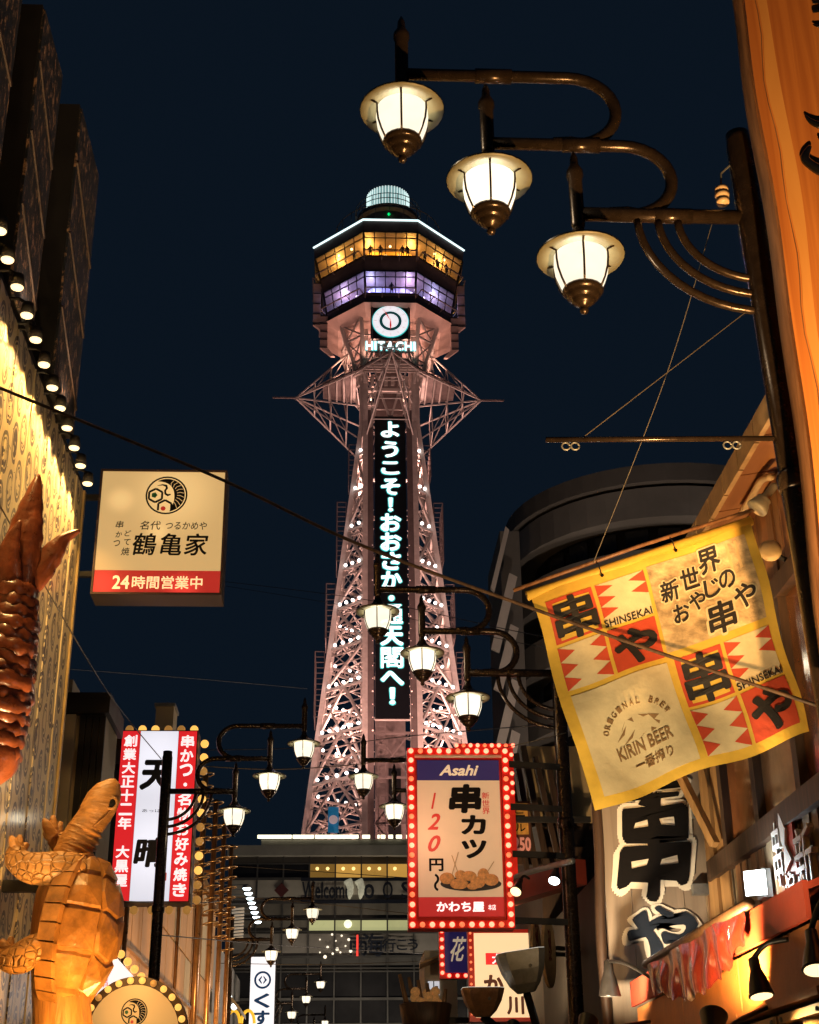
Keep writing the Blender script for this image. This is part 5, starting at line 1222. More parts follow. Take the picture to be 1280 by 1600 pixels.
# tavern lamps seen below the awning
spot_lamp(onX(1190, 1556, 2.42), onX(1190, 1556, 2.42) + V((.05, -.25, -1)), 60, (1, .66, .30), 'lit black spot lamp hanging under the awning, nearest the plastic sheets', angle=150, r=.075, wall=(AXx, onX(1190, 1520, 2.42).y, AZ_ - .25))
spot_lamp(onX(1276, 1515, 2.42), onX(1276, 1515, 2.42) + V((-.1, -.4, -1)), 60, (1, .66, .30), 'lit black spot lamp under the awning at the right edge', angle=150, r=.075, wall=(AXx, onX(1262, 1470, 2.42).y, AZ_ - .1))
spot_lamp(onX(953, 1556, 2.35), onX(953, 1556, 2.35) + V((.0, .1, -1)), 40, (1, .66, .30), 'black spot lamp at the far corner of the awning, pointing down', angle=140, r=.1, wall=(AXx, onX(990, 1520, 2.4).y, AZ_ - .1), lens=m_grey_metal)
# warm floods: they wash the tavern front and eave, the banner and the wooden slab
spot_lamp((2.25, 9.0, 2.35), (3.2, 11.0, 5.2), 850, (1, .56, .2), 'black spot lamp in front of the tavern, aimed up at its windows', angle=110, wall=(AXx, 9.0, 2.4))
spot_lamp((1.75, 7.1, 1.7), (2.1, 9.0, 4.7), 520, (1, .73, .40), 'black spot lamp low before the tavern, aimed up at the yellow banner', angle=62, wall=(AXx, 8.05, 1.6))
spot_lamp((2.4, 5.2, 2.4), (3.0, 7.1, 7.2), 2600, (1, .55, .20), 'black spot lamp below the wooden slab, aimed up along it', angle=90, wall=(3.4, 5.6, 2.2))
spot_lamp((2.05, 12.4, 2.6), (2.95, 13.6, 4.3), 300, (1, .74, .46), 'black spot lamp below the grey board, aimed up at its letters', angle=100, wall=(AXx, 12.6, 2.6))

# ================================================================ GREY BOARD WITH BRUSHED CHARACTERS
TBd = 13.6
x0, x1 = onY(945, 1380, TBd).x, onY(1108, 1380, TBd).x
frB = Frame(((x0 + x1) / 2, TBd, 0)); wb = x1 - x0
bd = thing('brush_letter_board', 'tall grey wooden board with big brushed black characters under the yellow banner', 'sign', (frB.o.x, TBd, 2.5))
m_bd = wood('board_grey', (.20, .16, .12), (.32, .26, .20), .6, 2.0, (4, 4, .3))
for k in range(4): MB().box((x0 + wb * k / 4 + .003, TBd, 2.4), (x0 + wb * (k + 1) / 4 - .003, TBd + .06, 6.3)).build('plank', m_bd, bd)
MB().tube(smooth_path([(x0 - .04, TBd, 2.4), (x0 - .07, TBd, 3.4), (x0 - .03, TBd, 4.4), (x0 - .06, TBd, 6.3)]), .05, 8).build('live_edge', m_darkwood, bd, True)
m_cream_o = M('outline_cream', (.80, .76, .64), .5, 0, .1, 5)
def brush(ch, px, py, wp, hp, m_in, seed, name):
    q = onY(px, py, TBd); u = q.x - frB.o.x; sc = TBd / 1.0 / FPX; rnd = random.Random(seed)
    w_, h_ = wp * sc, hp * sc
    def jag(a, b, dd):     # dry-brush raggedness
        return frB.pt(a + .02 * math.sin(b * 23 + a * 9), b + .02 * math.sin(a * 19 + b * 13) + .09 * (a - u), dd)
    g = letters(name, ch, frB, u, q.z, w_, h_, m_in, bd, bold=.035, d=.024, depth=.01, warp=jag, shear=.1)
    letters(name + '_outline', ch, frB, u, q.z, w_ * 1.13, h_ * 1.1, m_cream_o, g, bold=.085, d=.004, depth=.016, warp=jag, shear=.1)
brush('串', 1020, 1322, 118, 165, m_ink, 1, 'character')
brush('辛', 1012, 1232, 120, 60, m_ink, 3, 'character')
brush('や', 1032, 1462, 110, 92, M('ink_navy', (.006, .014, .03), .6, 0, .3, 5), 2, 'character')
for py in (1270, 1390):
    q = onY(1090, py, TBd - .06)
    MB().box((q.x - .05, TBd - .1, q.z - .05), (XR + .02, TBd - .02, q.z + .05)).build('mount_plate', m_grey_metal, bd)
# grey-blue drain pipe beside it
xp = onY(1112, 1400, 13.75).x
dp = thing('drain_pipe', 'peeling grey-blue vertical pipe beside the grey letter board', 'pipe', (xp + .06, 13.5, 0))
MB().tube([(xp + .06, 13.5, 0), (xp + .06, 13.5, 6.2)], .06, 12).build('tube', M('peeling_blue', (.26, .29, .29), .5, 0, .7, 9), dp, True)
for z in (3.0, 4.2, 5.4): MB().lathe([(.068, 0), (.068, .05)], (xp + .06, 13.5, z), 12).build('pipe_band', m_grey_metal, dp)

# ================================================================ WOODEN SLAB SIGN AT THE TOP RIGHT
slab = thing('wooden_slab_sign', 'huge live-edge orange wooden slab sign with glossy black carved strokes at top right', 'sign', (3.2, 7.25, 3.9))
m_slab = wood('slab_cedar', (.40, .13, .03), (.62, .235, .055), .42, 1.5, (9, 9, .22), coat=.2)
m_bark = wood('slab_bark', (.10, .045, .02), (.26, .13, .06), .7, 3, (6, 6, .6))
N_ = 30; left = []
for i in range(N_ + 1):
    z = 3.9 + (9.6 - 3.9) * i / N_
    left.append((2.62 + .016 * math.sin(z * 1.3) + .008 * math.sin(z * 3.7 + 1), z))
m = MB(); ft = 7.1; bkY = 7.3
m.prism([(x, ft, z) for x, z in left] + [(4.0, ft, 9.6), (4.0, ft, 3.9)], (0, bkY - ft, 0)); m.build('slab', m_slab, slab)
m = MB(); vs = []
for x, z in left: vs += [(x + .075 + .012 * math.sin(z * 7), ft - .004, z), (x - .012, ft + .06, z), (x - .03, bkY - .05, z), (x - .01, bkY + .01, z)]
m.add(vs, [(4 * i + j, 4 * i + j + 1, 4 * i + 5 + j, 4 * i + 4 + j) for i in range(N_) for j in range(3)]); m.build('bark_edge', m_bark, slab, True)
m_sap = wood('slab_sapwood', (.60, .27, .07), (.74, .38, .11), .42, 1.6, (3.2, 3.2, .22), coat=.25)
vs = []
for x, z in left: vs += [(x + .085 + .012 * math.sin(z * 7), ft - .003, z), (x + .155 + .016 * math.sin(z * 1.9), ft - .003, z)]
MB().add(vs, [(2 * i, 2 * i + 1, 2 * i + 3, 2 * i + 2) for i in range(N_)]).build('sapwood_band', m_sap, slab)
m_gloss = M('black_lacquer', (.006, .006, .006), .08, 0, 0, coat=1.0)
def stroke(pts, rs): return MB().tube(smooth_path([onY(a, b, ft - .012) for a, b in pts], 5), lerp_list(rs, 5), 10, True, .6).build('carved_stroke', m_gloss, slab, True)
stroke([(1258, 180), (1268, 190), (1285, 196), (1310, 192)], [.006, .022, .03, .02])
stroke([(1266, 228), (1258, 246), (1268, 258), (1290, 268), (1320, 262)], [.012, .032, .035, .045, .03])
stroke([(1270, 4), (1285, 2), (1300, 4)], [.012, .016, .01]); stroke([(1270, 18), (1285, 16), (1300, 18)], [.012, .016, .01])
stroke([(1270, 38), (1280, 41), (1300, 40)], [.003, .012, .012]); stroke([(1279, 214), (1290, 224), (1310, 226)], [.008, .016, .01])
for z in (5.0, 7.2): MB().box((2.9, bkY + .002, z), (3.1, 8.0, z + .1)).build('mount_plate', m_grey_metal, slab)

# ================================================================ YELLOW CLOTH BANNER
TBn = 9.0
A_, B_, C_ = onY(828, 930, TBn), onY(1170, 815, TBn), onY(925, 1272, TBn); eu, ev = B_ - A_, C_ - A_
WB, HB = eu.length, ev.length
ban = thing('yellow_banner', 'tilted yellow cloth banner with red blocks and black characters hung on a rod', 'banner', (A_ + B_) / 2)
nrm = eu.cross(ev).normalized()
if nrm.y > 0: nrm = -nrm
def bw(u, v, d=0.0):     # cloth surface, u right, v down (0..1)
    wv = .045 * math.sin(u * 7.5 + v * 2.0) * (.25 + .75 * v) + .022 * math.sin(u * 15 - v * 6) * (.2 + v) + .016 * math.sin(v * 13 + u * 3) + .05 * v * v * math.sin(u * 3.1 + .6) + .007 * abs(math.sin(u * 8 + v * 11)) + .006 * abs(math.sin(u * 12 - v * 7 + 1))
    return A_ + eu * (u * (1 - .055 * v) + .006 * math.sin(v * 9)) + ev * (v * (1 + .012 * math.sin(u * 11))) + nrm * (wv + d)
def patch(u0, v0, u1, v1, mat, d, name, n=None):
    nu = max(2, int(abs(u1 - u0) * 48)); nv = max(2, int(abs(v1 - v0) * 48))
    vs = [bw(u0 + (u1 - u0) * i / nu, v0 + (v1 - v0) * j / nv, d) for j in range(nv + 1) for i in range(nu + 1)]
    return MB().add(vs, [(j * (nu + 1) + i, j * (nu + 1) + i + 1, (j + 1) * (nu + 1) + i + 1, (j + 1) * (nu + 1) + i) for j in range(nv) for i in range(nu)]).build(name, mat, ban, True)
def tri(pts, mat, d, name):
    a, b, c = pts; n = 8; vs = []; idx = {}
    for i in range(n + 1):
        for j in range(n + 1 - i):
            f, g = i / n, j / n; idx[(i, j)] = len(vs); vs.append(bw(a[0] + (b[0] - a[0]) * f + (c[0] - a[0]) * g, a[1] + (b[1] - a[1]) * f + (c[1] - a[1]) * g, d))
    fs = []
    for i in range(n):
        for j in range(n - i):
            fs.append((idx[(i, j)], idx[(i + 1, j)], idx[(i, j + 1)]))
            if i + j < n - 1: fs.append((idx[(i + 1, j)], idx[(i + 1, j + 1)], idx[(i, j + 1)]))
    return MB().add(vs, fs).build(name, mat, ban, True)
def cloth(name, col, var=.16): return M(name, col, .7, 0, var, 4, 1.0, 3.2)
m_yel, m_crm_c, m_redc, m_blk_c = cloth('cloth_yellow', (.74, .47, .06)), cloth('cloth_cream', (.72, .60, .36)), cloth('cloth_red', (.60, .075, .03)), cloth('cloth_black', (.02, .016, .014))
patch(0, 0, 1, 1, m_yel, 0, 'cloth')
def btxt(s, u, v, w, h, mat=m_blk_c, bold=.02, d=.009, shear=0.0, rot=0.0, name='lettering'):
    vs, fs, xa, xb, ya, yb = text_geo(s, bold, shear); cr, sr = math.cos(rot), math.sin(rot)
    me = MB(); pts = []
    for p in vs:
        a = (p.x - (xa + xb) / 2) / (xb - xa) * w; b = -(p.y - (ya + yb) / 2) / (yb - ya) * h
        pts.append(bw(u + a * cr - b * sr, v + a * sr + b * cr, d + (p.z + .5) * .003))
    return me.add(pts, fs).build(name, mat, ban)
def block(u0, v0, u1, v1):
    um, vm = u0 + (u1 - u0) * .48, v0 + (v1 - v0) * .5; g = .008
    patch(u0, v0, um - g, vm - g, m_redc, .004, 'red_square')
    iw, ih = (um - u0) * .62, (vm - v0) * .34
    cx, cy = (u0 + um) / 2, (v0 + vm) / 2
    for s in (-1, 1): patch(cx - iw * .62, cy + s * ih * .72 - ih * .48, cx + iw * .62, cy + s * ih * .72 + ih * .48, m_yel, .0055, 'yellow_square')
    btxt('串', cx, cy, iw * 1.42, ih * 2.75, bold=.03, name='character')
    patch(um + g, v0, u1, vm - g, m_crm_c, .004, 'cream_square'); patch(u0, vm + g, um - g, v1, m_crm_c, .004, 'cream_square')
    patch(um + g, vm + g, u1, v1, m_redc, .004, 'red_square')
    btxt('や', (um + u1) / 2 + .005, (vm + v1) / 2 + .01, (u1 - um) * .88, (v1 - vm) * .82, bold=.045, name='character')
    btxt('SHINSEKAI', (um + u1) / 2, vm - .022, (u1 - um) * .96, .034, bold=.012)
    for (a0, b0, a1, b1) in ((um + g, v0, u1, vm - .05), (u0, vm + g, um - g, v1)):
        hh = (b1 - b0) / 3
        for k in range(3):
            y0_ = b0 + hh * k
            tri(((a0, y0_), (a0, y0_ + hh), (a0 + (a1 - a0) * .34, y0_ + hh * .45)), m_redc, .0055, 'red_spike')
            if k < 2 or b0 > vm: tri(((a1, y0_), (a1, y0_ + hh), (a1 - (a1 - a0) * .34, y0_ + hh * .5)), m_redc, .0055, 'red_spike')
block(.045, .062, .487, .475); block(.523, .497, .957, .955)
patch(.503, .055, .957, .46, M('print_skewers', (.56, .40, .21), .7, 0, .75, 6, 1.0, 3.2, stretch=(1, 1, 1.4)), .004, 'photo_print')
for s_, u, v, w, r in (('新', .575, .19, .085, 0), ('世', .675, .165, .085, 0), ('界', .775, .115, .10, 0), ('お', .60, .305, .075, 0), ('や', .68, .275, .075, 0), ('じ', .755, .24, .075, 0), ('の', .83, .225, .075, 0), ('串', .76, .385, .13, 0), ('や', .885, .33, .10, 0)):
    btxt(s_, u, v, w * 1.16, w * 1.32, m_crm_c, .06, .007, .1, r, 'character_edge'); btxt(s_, u, v, w, w * 1.15, m_blk_c, .025, .011, .1, r, 'character')
m_skew = cloth('print_skewer', (.60, .42, .20))
for u in (.86, .90): patch(u, .07, u + .012, .2, m_skew, .0055, 'skewer_print')
patch(.05, .50, .49, .955, M('print_beer', (.70, .58, .34), .7, 0, .22, 2.2, 1.0, 3.2), .004, 'photo_print')
m_lbl = cloth('print_label_brown', (.26, .15, .06))
btxt('KIRIN BEER', .29, .80, .25, .055, m_lbl, .02, rot=-.03); btxt('一番搾り', .31, .875, .17, .05, m_lbl, .015)
arc = 'ORIGINAL BREW'
for k, ch in enumerate(arc):
    if ch == ' ': continue
    a = RAD(200 + 140 * k / (len(arc) - 1)); btxt(ch, .285 + .15 * math.cos(a), .745 + .13 * math.sin(a), .018, .026, m_lbl, .0, rot=a + math.pi / 2, name='letter')
for k in range(9):     # loose brush marks of the printed crest
    a = k * .7; u, v = .285 + .07 * math.cos(a), .715 + .045 * math.sin(a)
    tri(((u, v), (u + .05 * math.cos(a + 1), v + .02), (u + .02, v + .035 * math.sin(a + 2))), m_lbl, .0055, 'crest_mark')
# rod, sleeve and hooks
d_ = eu.normalized(); up_ = -ev.normalized()
MB().tube([A_ - d_ * .02, B_ + d_ * .02], .035, 12).build('sleeve', m_yel, ban, True)
MB().tube([A_ - d_ * .10 + up_ * .07, A_.lerp(B_, .5) + up_ * .085, B_ + d_ * .14 + up_ * .07], .014, 8).build('rod', wood('bamboo', (.14, .06, .025), (.26, .13, .06), .4), ban, True)
for f in (.31, .645):
    p = A_.lerp(B_, f); MB().tube([p + up_ * .09, p + nrm * .04 + up_ * .03, p - up_ * .03 + nrm * .04], .004, 5).build('hook', m_wire, ban)
    disc(Frame(p - up_ * .045 + nrm * .045, d_, up_), 0, 0, .012, 0, .006, 10).build('eyelet', m_ink, ban)
e = B_ + d_ * .06 + up_ * .07
clp = thing('bell_lamp', 'small unlit cream bell lamp at the upper right corner of the yellow banner', 'lamp', e)
ax = V((.62, -.1, .75)).normalized()
MB().lathe([(.075, -.02), (.078, .0), (.06, .05), (.052, .065), (.054, .08), (.03, .09), (.028, .2), (.02, .22)], e + V((.02, -.05, .0)), 18, axis=ax).build('bell', M('disc_cream', (.6, .45, .24)), clp, True)
MB().tube([e + ax * .2 + V((.02, -.05, 0)), e + ax * .3 + V((.05, 0, 0)), (XR, TBn + .2, e.z + .1)], .012, 6).build('stem', m_dark, clp)

# ================================================================ SKEWER SIGN WITH RED BULBS
TAs = 17.0
fr, w_, h_ = rect(640, 1172, 797, 1448, TAs)
ask = thing('skewer_sign', 'upright skewer-shop sign with blue header, red price digits and red bulb frame', 'sign', fr.o)
m_rframe = M('frame_red', (.60, .02, .012), .4, 0, .15, 8)
m_rbulb = M('bulb_red_lit', (1, .4, .3), .3, 0, 0, emit=4.2, ecol=(1, .15, .085)); m_rbulb_d = M('bulb_red_dim', (.9, .3, .2), .3, 0, 0, emit=.9, ecol=(1, .22, .08))
iw, ih = w_ / 2 - .07, h_ / 2 - .07
fquad(fr, -w_ / 2 - .02, -h_ / 2 - .02, w_ / 2 + .02, h_ / 2 + .02, -.28, -.05).build('case', m_rframe, ask)
for a, b, c, d in ((-w_ / 2 - .02, -h_ / 2 - .02, -iw, h_ / 2 + .02), (iw, -h_ / 2 - .02, w_ / 2 + .02, h_ / 2 + .02), (-iw, ih, iw, h_ / 2 + .02), (-iw, -h_ / 2 - .02, iw, -ih)):
    fquad(fr, a, b, c, d, -.048, .02).build('frame', m_rframe, ask)
nv, nh = 19, 11
for k in range(nv):
    for s in (-1, 1):
        o = bulb('bulb', fr.pt(s * (w_ / 2 - .025), h_ / 2 - .02 - (h_ - .04) * k / (nv - 1), .035), .032, m_rbulb_d if k % 4 == 3 else m_rbulb, ask)
for k in range(1, nh - 1):
    for s in (-1, 1): bulb('bulb', fr.pt(-w_ / 2 + .025 + (w_ - .05) * k / (nh - 1), s * (h_ / 2 - .02), .035), .032, m_rbulb_d if k % 4 == 1 else m_rbulb, ask)
px_w, px_h = iw * 2 - .06, ih * 2 - .1
x0_, y1_ = -iw + .03, ih - .05
def av(f): return y1_ - px_h * f
m_pp = M('poster_cream', (.70, .55, .36), .5, 0, .06, 3, emit=.22, ecol=(.95, .70, .44))
fquad(fr, x0_, av(.88), x0_ + px_w, av(.135), -.04, -.02).build('poster', m_pp, ask)
fquad(fr, x0_, av(.133), x0_ + px_w, av(0), -.04, -.02).build('header', M('poster_navy', (.03, .025, .13), .45, 0, .1, 3, emit=.07, ecol=(.12, .09, .55)), ask)
fquad(fr, x0_, av(1), x0_ + px_w, av(.882), -.04, -.02).build('footer', M('poster_red', (.5, .03, .03), .45, 0, .08, 3, emit=.30, ecol=(.75, .04, .04)), ask)
m_ptxt = M('print_pale', (.8, .66, .45), .5, 0, 0, emit=.35, ecol=(.95, .75, .52))
letters('lettering', 'Asahi', fr, .01, av(.068), px_w * .48, px_h * .072, m_ptxt, ask, bold=.03, d=-.018, depth=.006, shear=.3)
letters('character', '串', fr, px_w * .075, av(.255), px_w * .40, px_h * .19, m_ink, ask, bold=.05, d=-.018, depth=.006, shear=.08)
letters('character', 'カ', fr, px_w * .17, av(.425), px_w * .30, px_h * .125, m_ink, ask, bold=.045, d=-.018, depth=.006)
letters('character', 'ツ', fr, px_w * .17, av(.58), px_w * .30, px_h * .12, m_ink, ask, bold=.045, d=-.018, depth=.006)
column_text('character', '新世界', fr, px_w * .325, av(.21), av(.36), px_w * .09, M('print_red', (.55, .04, .03), .5, 0, 0, emit=.2, ecol=(.8, .05, .03)), ask, bold=.01, d=-.018)
for ch, f in (('1', .27), ('2', .405), ('0', .545)):
    letters('digit', ch, fr, -px_w * .305, av(f), px_w * (.06 if ch == '1' else .155), px_h * .105, M('print_red', (.55, .04, .03)), ask, bold=.025, d=-.018, depth=.006, shear=.35)
letters('character', '円', fr, -px_w * .285, av(.68), px_w * .17, px_h * .08, m_ink, ask, bold=.03, d=-.018, depth=.006)
letters('character', '〜', fr, -px_w * .285, av(.79), px_w * .20, px_h * .035, m_ink, ask, bold=.03, d=-.018, depth=.006, rot=math.pi / 2)
letters('lettering', 'かわち屋', fr, -.01, av(.942), px_w * .56, px_h * .062, m_wtxt, ask, bold=.03, d=-.018, depth=.006)
letters('lettering', '本店', fr, px_w * .36, av(.945), px_w * .09, px_h * .035, m_wtxt, ask, bold=.01, d=-.018, depth=.006)
# the printed plate of skewers, in low relief
rg = random.Random(5)
MB().prism([fr.pt(px_w * .12 + px_w * .36 * math.cos(a), av(.80) + px_h * .045 * math.sin(a), -.018) for a in [i * math.pi / 16 for i in range(32)]], fr.n * .004).build('plate_print', M('plate_black', (.03, .03, .035), .4), ask)
m_fry = M('fried_gold', (.50, .22, .06), .6, 0, .5, 25, .5, 40, emit=.12, ecol=(.9, .45, .14))
for k, (u, f, a, b) in enumerate(((-.16, .765, .09, .06), (-.02, .80, .11, .055), (.10, .75, .09, .05), (.20, .79, .09, .06), (.27, .745, .07, .07), (.36, .775, .09, .06), (.14, .815, .07, .035), (.0, .745, .07, .05))):
    MB().ball(fr.pt(px_w * u, av(f), -.014), 1.0, 12, 7, (px_w * a, .012, px_h * b * .62)).build('fry_print', m_fry, ask, True)
for u0, f0, u1, f1 in ((-.1, .62, -.03, .73), (-.02, .6, -.10, .74), (.40, .66, .30, .74)):
    MB().beam(fr.pt(px_w * u0, av(f0), -.012), fr.pt(px_w * u1, av(f1), -.012), .008).build('stick_print', M('stick_tan', (.5, .33, .15), .6), ask)
MB().tube([fr.pt(-iw, ih - .015, .03), fr.pt(iw, ih - .015, .03)], .02, 8).build('tube_lamp', M('tube_unlit', (.6, .5, .42), .3, 0, .1), ask, True)
for f in (.43, .18, -.09, -.46): MB().beam(fr.pt(w_ / 2 + .02, f * h_, -.1), V((2.67, TAs + .25, fr.o.z + f * h_)), .05, .07).build('mount_bar', m_dark, ask)
lamp_light('POINT', 'bulb_glow', fr.pt(-w_ * .35, 0, .55), 14, (1, .5, .32), ask, size=.3)
# second red-bulb sign behind it, seen above its top edge and below
TA2 = 20.5
fr, w_, h_ = rect(716, 1162, 806, 1400, TA2)
as2 = thing('rear_bulb_sign', 'second red-bulb sign showing above and behind the skewer sign', 'sign', fr.o)
fquad(fr, -w_ / 2, -h_ / 2, w_ / 2, h_ / 2, -.25, 0).build('case', m_rframe, as2)
for k in range(9): bulb('bulb', fr.pt(-w_ / 2 + w_ * k / 8, h_ / 2 - .03, .02), .03, m_rbulb_d if k % 3 == 1 else m_rbulb, as2)
for k in range(1, 6): bulb('bulb', fr.pt(w_ / 2 - .03, h_ / 2 - .03 - k * .14, .02), .03, m_rbulb, as2)
MB().beam(fr.pt(w_ / 2, 0, -.1), (3.6, TA2 + .1, fr.o.z), .08).build('mount_bar', m_dark, as2)
# ---------------------------------------------------------------- slatted timber shop behind
TSl = 21.5
slt = thing('slatted_shop', 'dark slatted timber shop front with a cream panel behind the skewer sign', 'building', (3.5, TSl, 0))
p0, p1 = onY(820, 1166, TSl + .5), onY(905, 1285, TSl + .5)
MB().box((p0.x, TSl + .5, p1.z), (p1.x + .8, TSl + .56, p0.z)).build('cream_panel', M('panel_cream', (.55, .40, .20), .6, 0, .15, 1.5), slt)
MB().box((3.05, TSl + .62, 0), (6.5, 30, onY(860, 1200, TSl).z)).build('wall', m_darkwood, slt)
MB().box((3.0, 14.2, 0), (6.5, TSl + .6, 4.6)).build('side_wall', m_dark, slt)
for (xa, ya), (xb, yb), ww in (((795, 1190), (830, 1400), 8), ((806, 1178), (842, 1385), 9), ((817, 1166), (858, 1370), 10), ((836, 1183), (876, 1360), 8), ((858, 1198), (884, 1350), 8), ((878, 1212), (896, 1350), 7), ((782, 1260), (806, 1400), 7)):
    MB().beam(onY(xa, ya, TSl), onY(xb, yb, TSl), ww / 2222 * 21, .1, up=(0, 1, 0)).build('slat', m_darkwood, slt)
for (xa, ya), (xb, yb) in (((770, 1345), (910, 1345)), ((790, 1285), (910, 1285))): MB().beam(onY(xa, ya, TSl + .2), onY(xb, yb, TSl + .2), .12).build('rail', m_darkwood, slt)
q0, q1 = onX(790, 1395, 2.75), onY(905, 1345, 15.5)
MB().tube(smooth_path([onY(785, 1378, 19), onY(830, 1362, 17.5), onY(895, 1345, 16)]), .035, 8).build('eave_pipe', m_grey_metal, slt, True)
for (pxa, pya), (pxb, pyb), tt in (((785, 1400), (905, 1362), 18.5),): MB().beam(onY(pxa, pya, tt + 1), onY(pxb, pyb, tt - 1), .2, .3).build('red_eave', m_red, slt)
fr, w_, h_ = rect(797, 1252, 829, 1336, 20.8)
tag_ = thing('menu_board', 'small orange menu board with a pink price on the dark slats', 'sign', fr.o)
fquad(fr, -w_ / 2, -h_ / 2, w_ / 2, h_ / 2, -.04, 0).build('board', M('board_maroon', (.12, .04, .02), .6), tag_)
fquad(fr, -w_ * .4, -h_ * .12, w_ * .4, h_ * .46, .001, .008).build('orange_face', M('menu_orange', (.55, .25, .05), .6, 0, .4, 14, emit=.10, ecol=(.9, .4, .05)), tag_)
letters('lettering', '250', fr, .02, -h_ * .3, w_ * .85, h_ * .26, M('price_pink', (.7, .3, .24), .6, 0, 0, emit=.15, ecol=(.9, .35, .28)), tag_, bold=.04, d=.003)
column_text('lettering', 'ビール', fr, 0, h_ * .42, -h_ * .08, w_ * .5, m_ink, tag_, bold=.01, d=.01)
MB().beam(fr.pt(0, 0, -.05), fr.pt(0, 0, -.7), .06).build('mount', m_dark, tag_)
spot_lamp((2.2, 19.2, 3.1), (2.9, TSl + .3, 5.6), 420, (1, .66, .34), 'unseen black spot lamp added behind the skewer sign to light the slats', angle=100, wall=(3.0, 19.4, 3.0))  # added lamp with no known fixture here, brightens the cream panel
# lit spot lamps on the eave
t1 = onY(866, 1376, 16.5); spot_lamp(t1, t1 + V((-.25, -.55, -.8)), 50, (.88, .97, 1.0), 'lit cool white spot lamp left of the second lantern pole', angle=120, lens=m_cool_lens, r=.075, wall=t1 + V((.2, .3, .25)))
t1 = onY(806, 1393, 16.8); spot_lamp(t1, t1 + V((-.35, -.6, -.7)), 40, (1, .78, .45), 'lit warm spot lamp beside the lower right corner of the skewer sign', angle=120, r=.075, wall=t1 + V((.2, .3, .2)))
# ---------------------------------------------------------------- lower signs of the far right side
fr, w_, h_ = rect(695, 1455, 738, 1520, 27.0)
s1 = thing('navy_calligraphy_sign', 'small navy sign with gold brush writing and red bulb edge below the skewer sign', 'sign', fr.o)
fquad(fr, -w_ / 2 - .1, -h_ / 2 - .1, w_ / 2 + .1, h_ / 2 + .1, -.2, 0).build('case', m_rframe, s1)
fquad(fr, -w_ / 2, -h_ / 2, w_ / 2, h_ / 2, .002, .012).build('face', M('poster_navy', (.03, .025, .13)), s1)
letters('character', '花', fr, 0, .05, w_ * .6, h_ * .6, m_ptxt, s1, bold=.02, d=.014, shear=.4)
for k in range(6): bulb('bulb', fr.pt(-w_ / 2 - .05, h_ / 2 - k * h_ / 5, .02), .035, m_rbulb, s1)
for k in range(3): bulb('bulb', fr.pt(-w_ / 2 + (k + .5) * .15, -h_ / 2 - .05, .02), .035, m_rbulb, s1)
MB().beam(fr.pt(w_ / 2, 0, -.1), (4.2, 27.1, fr.o.z), .08).build('mount_bar', m_dark, s1)
fr, w_, h_ = rect(742, 1458, 830, 1590, 24.0)
s2 = thing('cream_shop_sign', 'cream lightbox with red border and brown characters behind the grey floodlights', 'sign', fr.o)
fquad(fr, -w_ / 2 - .1, -h_ / 2 - .06, w_ / 2 + .06, h_ / 2 + .06, -.2, 0).build('case', m_rframe, s2)
fquad(fr, -w_ / 2, -h_ / 2, w_ / 2, h_ / 2, .002, .012).build('face', M('acrylic_peach', (.85, .66, .42), .4, 0, 0, emit=.72, ecol=(1, .74, .42)), s2)
fquad(fr, -w_ * .30, h_ * .12, w_ * .1, h_ * .26, .013, .018).build('red_label', m_red_lit, s2)
letters('character', '大', fr, -w_ * .10, h_ * .19, .16, .16, m_wtxt, s2, bold=.03, d=.019)
m_brn = M('print_brown', (.16, .03, .02), .5)
letters('character', 'か', fr, -w_ * .17, -h_ * .12, .32, .32, m_brn, s2, bold=.04, d=.014); letters('character', '川', fr, w_ * .2, -h_ * .36, .28, .28, m_brn, s2, bold=.04, d=.014)
for k in range(12): bulb('bulb', fr.pt(-w_ / 2 - .06, h_ / 2 - k * h_ / 11.5, .02), .022, m_rbulb_d, s2)
MB().beam(fr.pt(w_ / 2, 0, -.1), (4.2, 24.1, fr.o.z), .08).build('mount_bar', m_dark, s2)
# pale ovals (paddle boards) by the pole
for k, (px, py, rx, ry, lab) in enumerate(((855, 1490, 11, 50, 'larger pale oval paddle board beside the second lantern pole'), (835, 1480, 8, 40, 'smaller pale oval paddle board behind the tilted grey floodlight'))):
    q = onY(px, py, 18.6 + k * .4); fo = Frame(q, (.75, .66, 0), (0, 0, 1)); sc = 18.6 / FPX
    ov = thing('paddle_board', lab, 'sign', q)
    MB().prism([fo.pt(rx * 1.25 * sc * math.cos(a), ry * sc * math.sin(a), 0) for a in [i * math.pi / 14 for i in range(28)]], fo.n * .05).build('panel', M('oval_cream', (.55, .40, .22), .6, 0, .25, 6), ov)
    letters('lettering', '酒処', fo, 0, .1, .06, .4, m_brn, ov, bold=.0, d=.051, depth=.003)
    MB().beam(q + fo.n * -.02, V((3.4, q.y + .3, q.z)), .05).build('mount', m_dark, ov)
